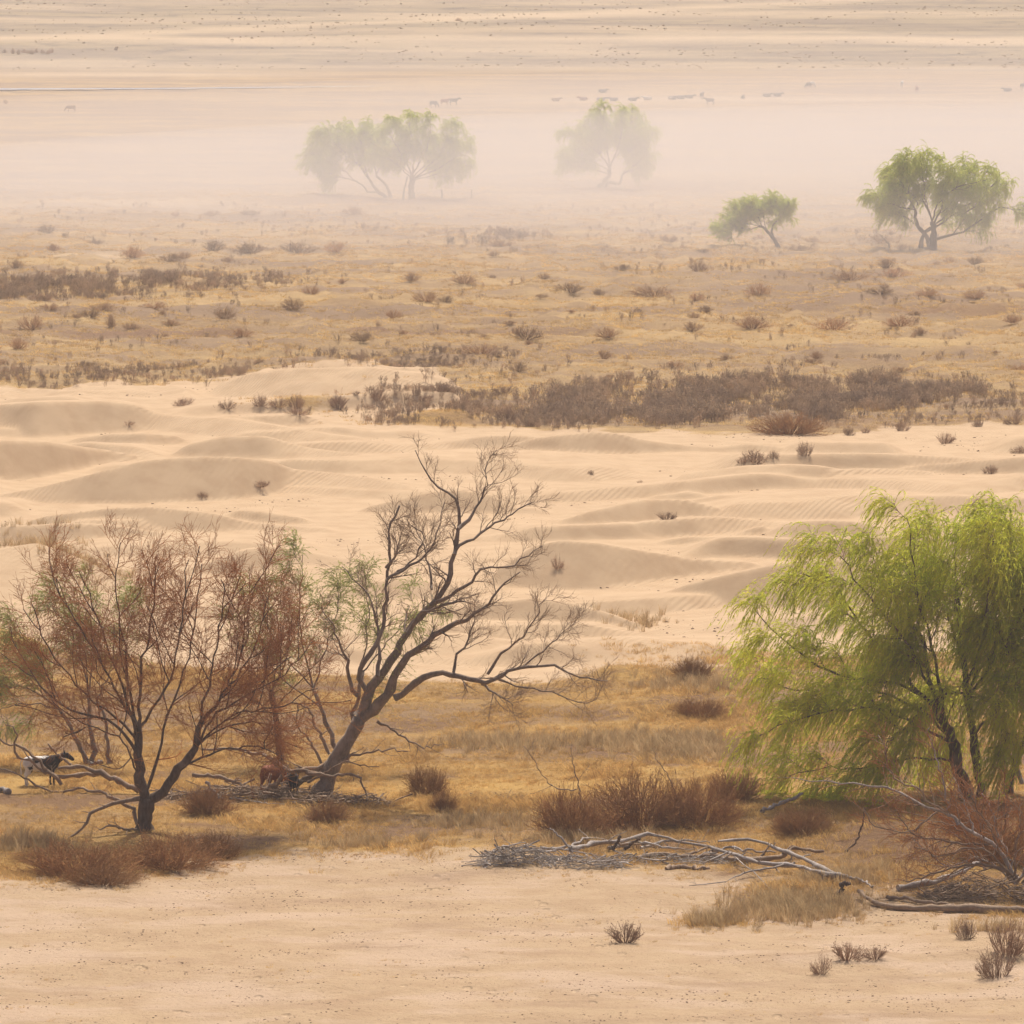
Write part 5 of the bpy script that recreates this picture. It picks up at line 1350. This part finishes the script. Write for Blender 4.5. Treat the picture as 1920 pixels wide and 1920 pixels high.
def hide_mat(name, c1, c2=None, bias=0.0, scale=1.6):
    t = NT(name)
    co = t.coords((1, 1, 1), obj=True)
    if c2 is None:
        c = t.mix(t.noise(co, 4, 3), tuple(x * .8 for x in c1), c1)
    else:
        sep = t.n('ShaderNodeSeparateXYZ'); t.l(co, sep.inputs[0])
        f = t.math('ADD', t.noise(co, scale, 4, .6), t.math('MULTIPLY', sep.outputs[0], bias))
        f = t.math('ADD', f, t.math('MULTIPLY', t.ramp(sep.outputs[2], 1.15, 1.35), -.12 if bias else 0))
        c = t.mix(t.ramp(f, .44, .47), c2, c1)
    b = t.n('ShaderNodeBsdfPrincipled'); t.l(c, b.inputs['Base Color']); b.inputs['Roughness'].default_value = .75
    b.inputs['Specular IOR Level'].default_value = .25
    t.l(b.outputs[0], t.out.inputs[0])
    return t.m
HIDES = {'black': hide_mat('black_hide', (.03, .026, .026)), 'spotted': hide_mat('spotted_hide', (.014, .013, .014), (.70, .65, .58), .22), 'brown': hide_mat('brown_hide', (.28, .085, .035)),
         'tan': hide_mat('tan_hide', (.42, .24, .11)), 'white': hide_mat('white_hide', (.70, .66, .60)), 'pied': hide_mat('pied_hide', (.03, .026, .026), (.65, .60, .55), 0, 1.3), 'rust': hide_mat('rust_hide', (.33, .09, .045)), 'dark': hide_mat('dark_hide', (.05, .038, .035))}
M_HORN = plant_mat('horn', (.20, .17, .13), (.12, .10, .08), 8)
POSES = {p: cow_meshes(p) for p in ('standing', 'grazing', 'lying')}
_hc = {}
def cow(label, px, py, pose, hide, rz, group=None, size=1.0):
    b = hit(px, py)
    root = thing('cow', label, 'cow', (b[0], b[1], b[2] - .02), group); root.rotation_euler[2] = math.radians(rz); root.scale = (size,) * 3
    body, parts = POSES[pose]
    if (pose, hide) not in _hc:
        def cp(m):
            c = m.copy(); c.materials.clear(); c.materials.append(HIDES[hide]); return c
        _hc[(pose, hide)] = (cp(body), [(n, cp(m)) for n, m in parts])
    bm, pm = _hc[(pose, hide)]
    obj('body', bm, None, root)
    for n, m in pm:
        if n == 'horn' and hide != 'spotted': continue
        obj(n, m if n != 'horn' else m, None, root)
    return root
cow('black and white spotted cow standing behind fallen branches', 78, 1473, 'standing', 'spotted', 12)
cow('red-brown cow standing behind the dead boughs, seen from behind', 512, 1488, 'grazing', 'brown', 62, size=1.0)
cow('black calf standing deep in the dead boughs beside the brown cow', 548, 1492, 'grazing', 'black', 100, size=.8)
GF = 'far herd on the dusty plain'
for px, py, pose, hide, rz, label in [
    (813, 202, 'grazing', 'dark', -35, 'dark cow grazing head down past the two others near the willow pair'), (834, 198, 'standing', 'rust', 20, 'reddish cow standing between two dark cows'),
    (851, 197, 'standing', 'dark', 10, 'dark cow standing beside the reddish cow'), (133, 211, 'grazing', 'tan', 180, 'pale tan cow grazing alone on the far flat by the stream'),
    (1042, 190, 'lying', 'tan', 10, 'tan cow lying at the end of the far herd'), (1094, 189, 'lying', 'rust', 160, 'rust-red cow lying in the far herd'), (1214, 188, 'lying', 'white', 170, 'white cow lying in the far herd'),
    (1260, 187, 'lying', 'pied', 20, 'black and white cow lying in the far herd'), (1316, 186, 'standing', 'dark', 70, 'dark cow standing end-on behind another standing cow'), (1331, 197, 'standing', 'dark', 175, 'dark cow standing broadside in front of the lying herd'),
    (1516, 166, 'grazing', 'dark', 230, 'dark cow grazing beside a white one beyond the herd'), (1523, 165, 'grazing', 'white', 300, 'white cow grazing beside a dark one beyond the herd'), (1691, 164, 'standing', 'white', 80, 'white cow standing alone beyond the herd'),
    (1719, 174, 'standing', 'rust', 95, 'rust-red cow standing end-on near the lone white cow'), (1917, 168, 'standing', 'dark', 60, 'dark cow standing beside a lying one past the rust-red cow'), (1889, 172, 'lying', 'black', 175, 'black cow lying past the rust-red cow')]:
    cow(label, px, py, pose, hide, rz, GF)
for px, py, hide, rz in [(1127, 190, 'dark', 5), (1151, 190, 'dark', 190), (1186, 190, 'dark', 0), (1276, 186, 'dark', 5), (1292, 185, 'dark', 0), (1393, 185, 'dark', 80), (1438, 182, 'dark', 10), (1458, 181, 'dark', 20), (1130, 174, 'dark', 10)]:
    cow('dark cow lying on the dusty flat in the far herd', px, py, 'lying', hide, rz, GF)

# ------------------------------------------------------------------ thin stream on the far flat
def stream():
    acc = Acc(); us = np.linspace(-400, 760, 60)
    vs_ = np.interp(us, [-400, 0, 300, 700, 760], [171, 170.5, 169.5, 165, 164.5])
    w = np.interp(us, [-400, 0, 200, 500, 760], [2.8, 2.4, 1.8, 1.2, .2])
    x0, y0 = flat(us, vs_ + w / 2); x1, y1 = flat(us, vs_ - w / 2)
    z = max(float(height(x0, y0).max()), float(height(x1, y1).max())) + .03
    v = np.stack([np.stack([x0, y0, np.full(60, z)], -1), np.stack([x1, y1, np.full(60, z)], -1)], 1)
    i = np.arange(120).reshape(60, 2)
    acc.add(v, np.stack([i[:-1, 0], i[1:, 0], i[1:, 1], i[:-1, 1]], -1))
    t = NT('still_water'); b = t.n('ShaderNodeBsdfPrincipled'); b.inputs['Base Color'].default_value = (.22, .27, .30, 1); b.inputs['Roughness'].default_value = .25
    t.l(b.outputs[0], t.out.inputs[0])
    tag(obj('stream', acc.mesh('stream', False), t.m), 'thin pale blue stream crossing the far flat', None, None, 'structure')
stream()
# ------------------------------------------------------------------ dusty air
def volume_mat(name, dens, color, aniso):
    t = NT(name)
    v = t.n('ShaderNodeVolumePrincipled')
    v.inputs['Color'].default_value = (*color, 1)
    v.inputs['Density'].default_value = dens
    v.inputs['Anisotropy'].default_value = aniso
    t.l(v.outputs[0], t.out.inputs['Volume'])
    return t.m
def box_mesh(name, x0, x1, y0, y1, z0, z1):
    v = [(x, y, z) for z in (z0, z1) for y in (y0, y1) for x in (x0, x1)]
    f = [(0, 2, 3, 1), (4, 5, 7, 6), (0, 1, 5, 4), (2, 6, 7, 3), (0, 4, 6, 2), (1, 3, 7, 5)]
    return mesh_np(name, np.array(v), [np.array(f)], False)
hz = obj('haze', box_mesh('haze', -3300, 3300, -60, 4100, -4, 46), volume_mat('dusty_air', .00020, (.93, .885, .85), .15))
tag(hz, None, None, None, 'stuff')
# the bank of wind-blown dust lying low over the plain round the far willows
def dust_bank(cx, cy, cz, rx, ry, rz, dens):
    nu, nv = 48, 20
    th = np.linspace(0, 2 * np.pi, nu, endpoint=False); ph = np.linspace(-np.pi / 2, np.pi / 2, nv + 1)[1:-1]
    v = [(cx, cy, cz - rz)] + [(cx + rx * math.cos(p) * math.cos(t), cy + ry * math.cos(p) * math.sin(t), cz + rz * math.sin(p)) for p in ph for t in th] + [(cx, cy, cz + rz)]
    q, t3 = [], []
    n = len(v)
    for i in range(nu):
        j = (i + 1) % nu
        t3.append((0, 1 + j, 1 + i)); t3.append((n - 1, n - 1 - nu + i, n - 1 - nu + j))
        for r in range(len(ph) - 1):
            a = 1 + r * nu
            q.append((a + i, a + j, a + nu + j, a + nu + i))
    o = obj('haze', mesh_np('dust_bank', np.array(v), [np.array(q), np.array(t3)], True), volume_mat('blown_dust', dens, (.93, .875, .83), .15))
    tag(o, None, None, None, 'stuff')
dust_bank(90, 740, -3, 215, 120, 17, .0066)
dust_bank(85, 775, -3, 260, 215, 20, .0026)
dust_bank(60, 900, -3, 340, 280, 22, .0008)
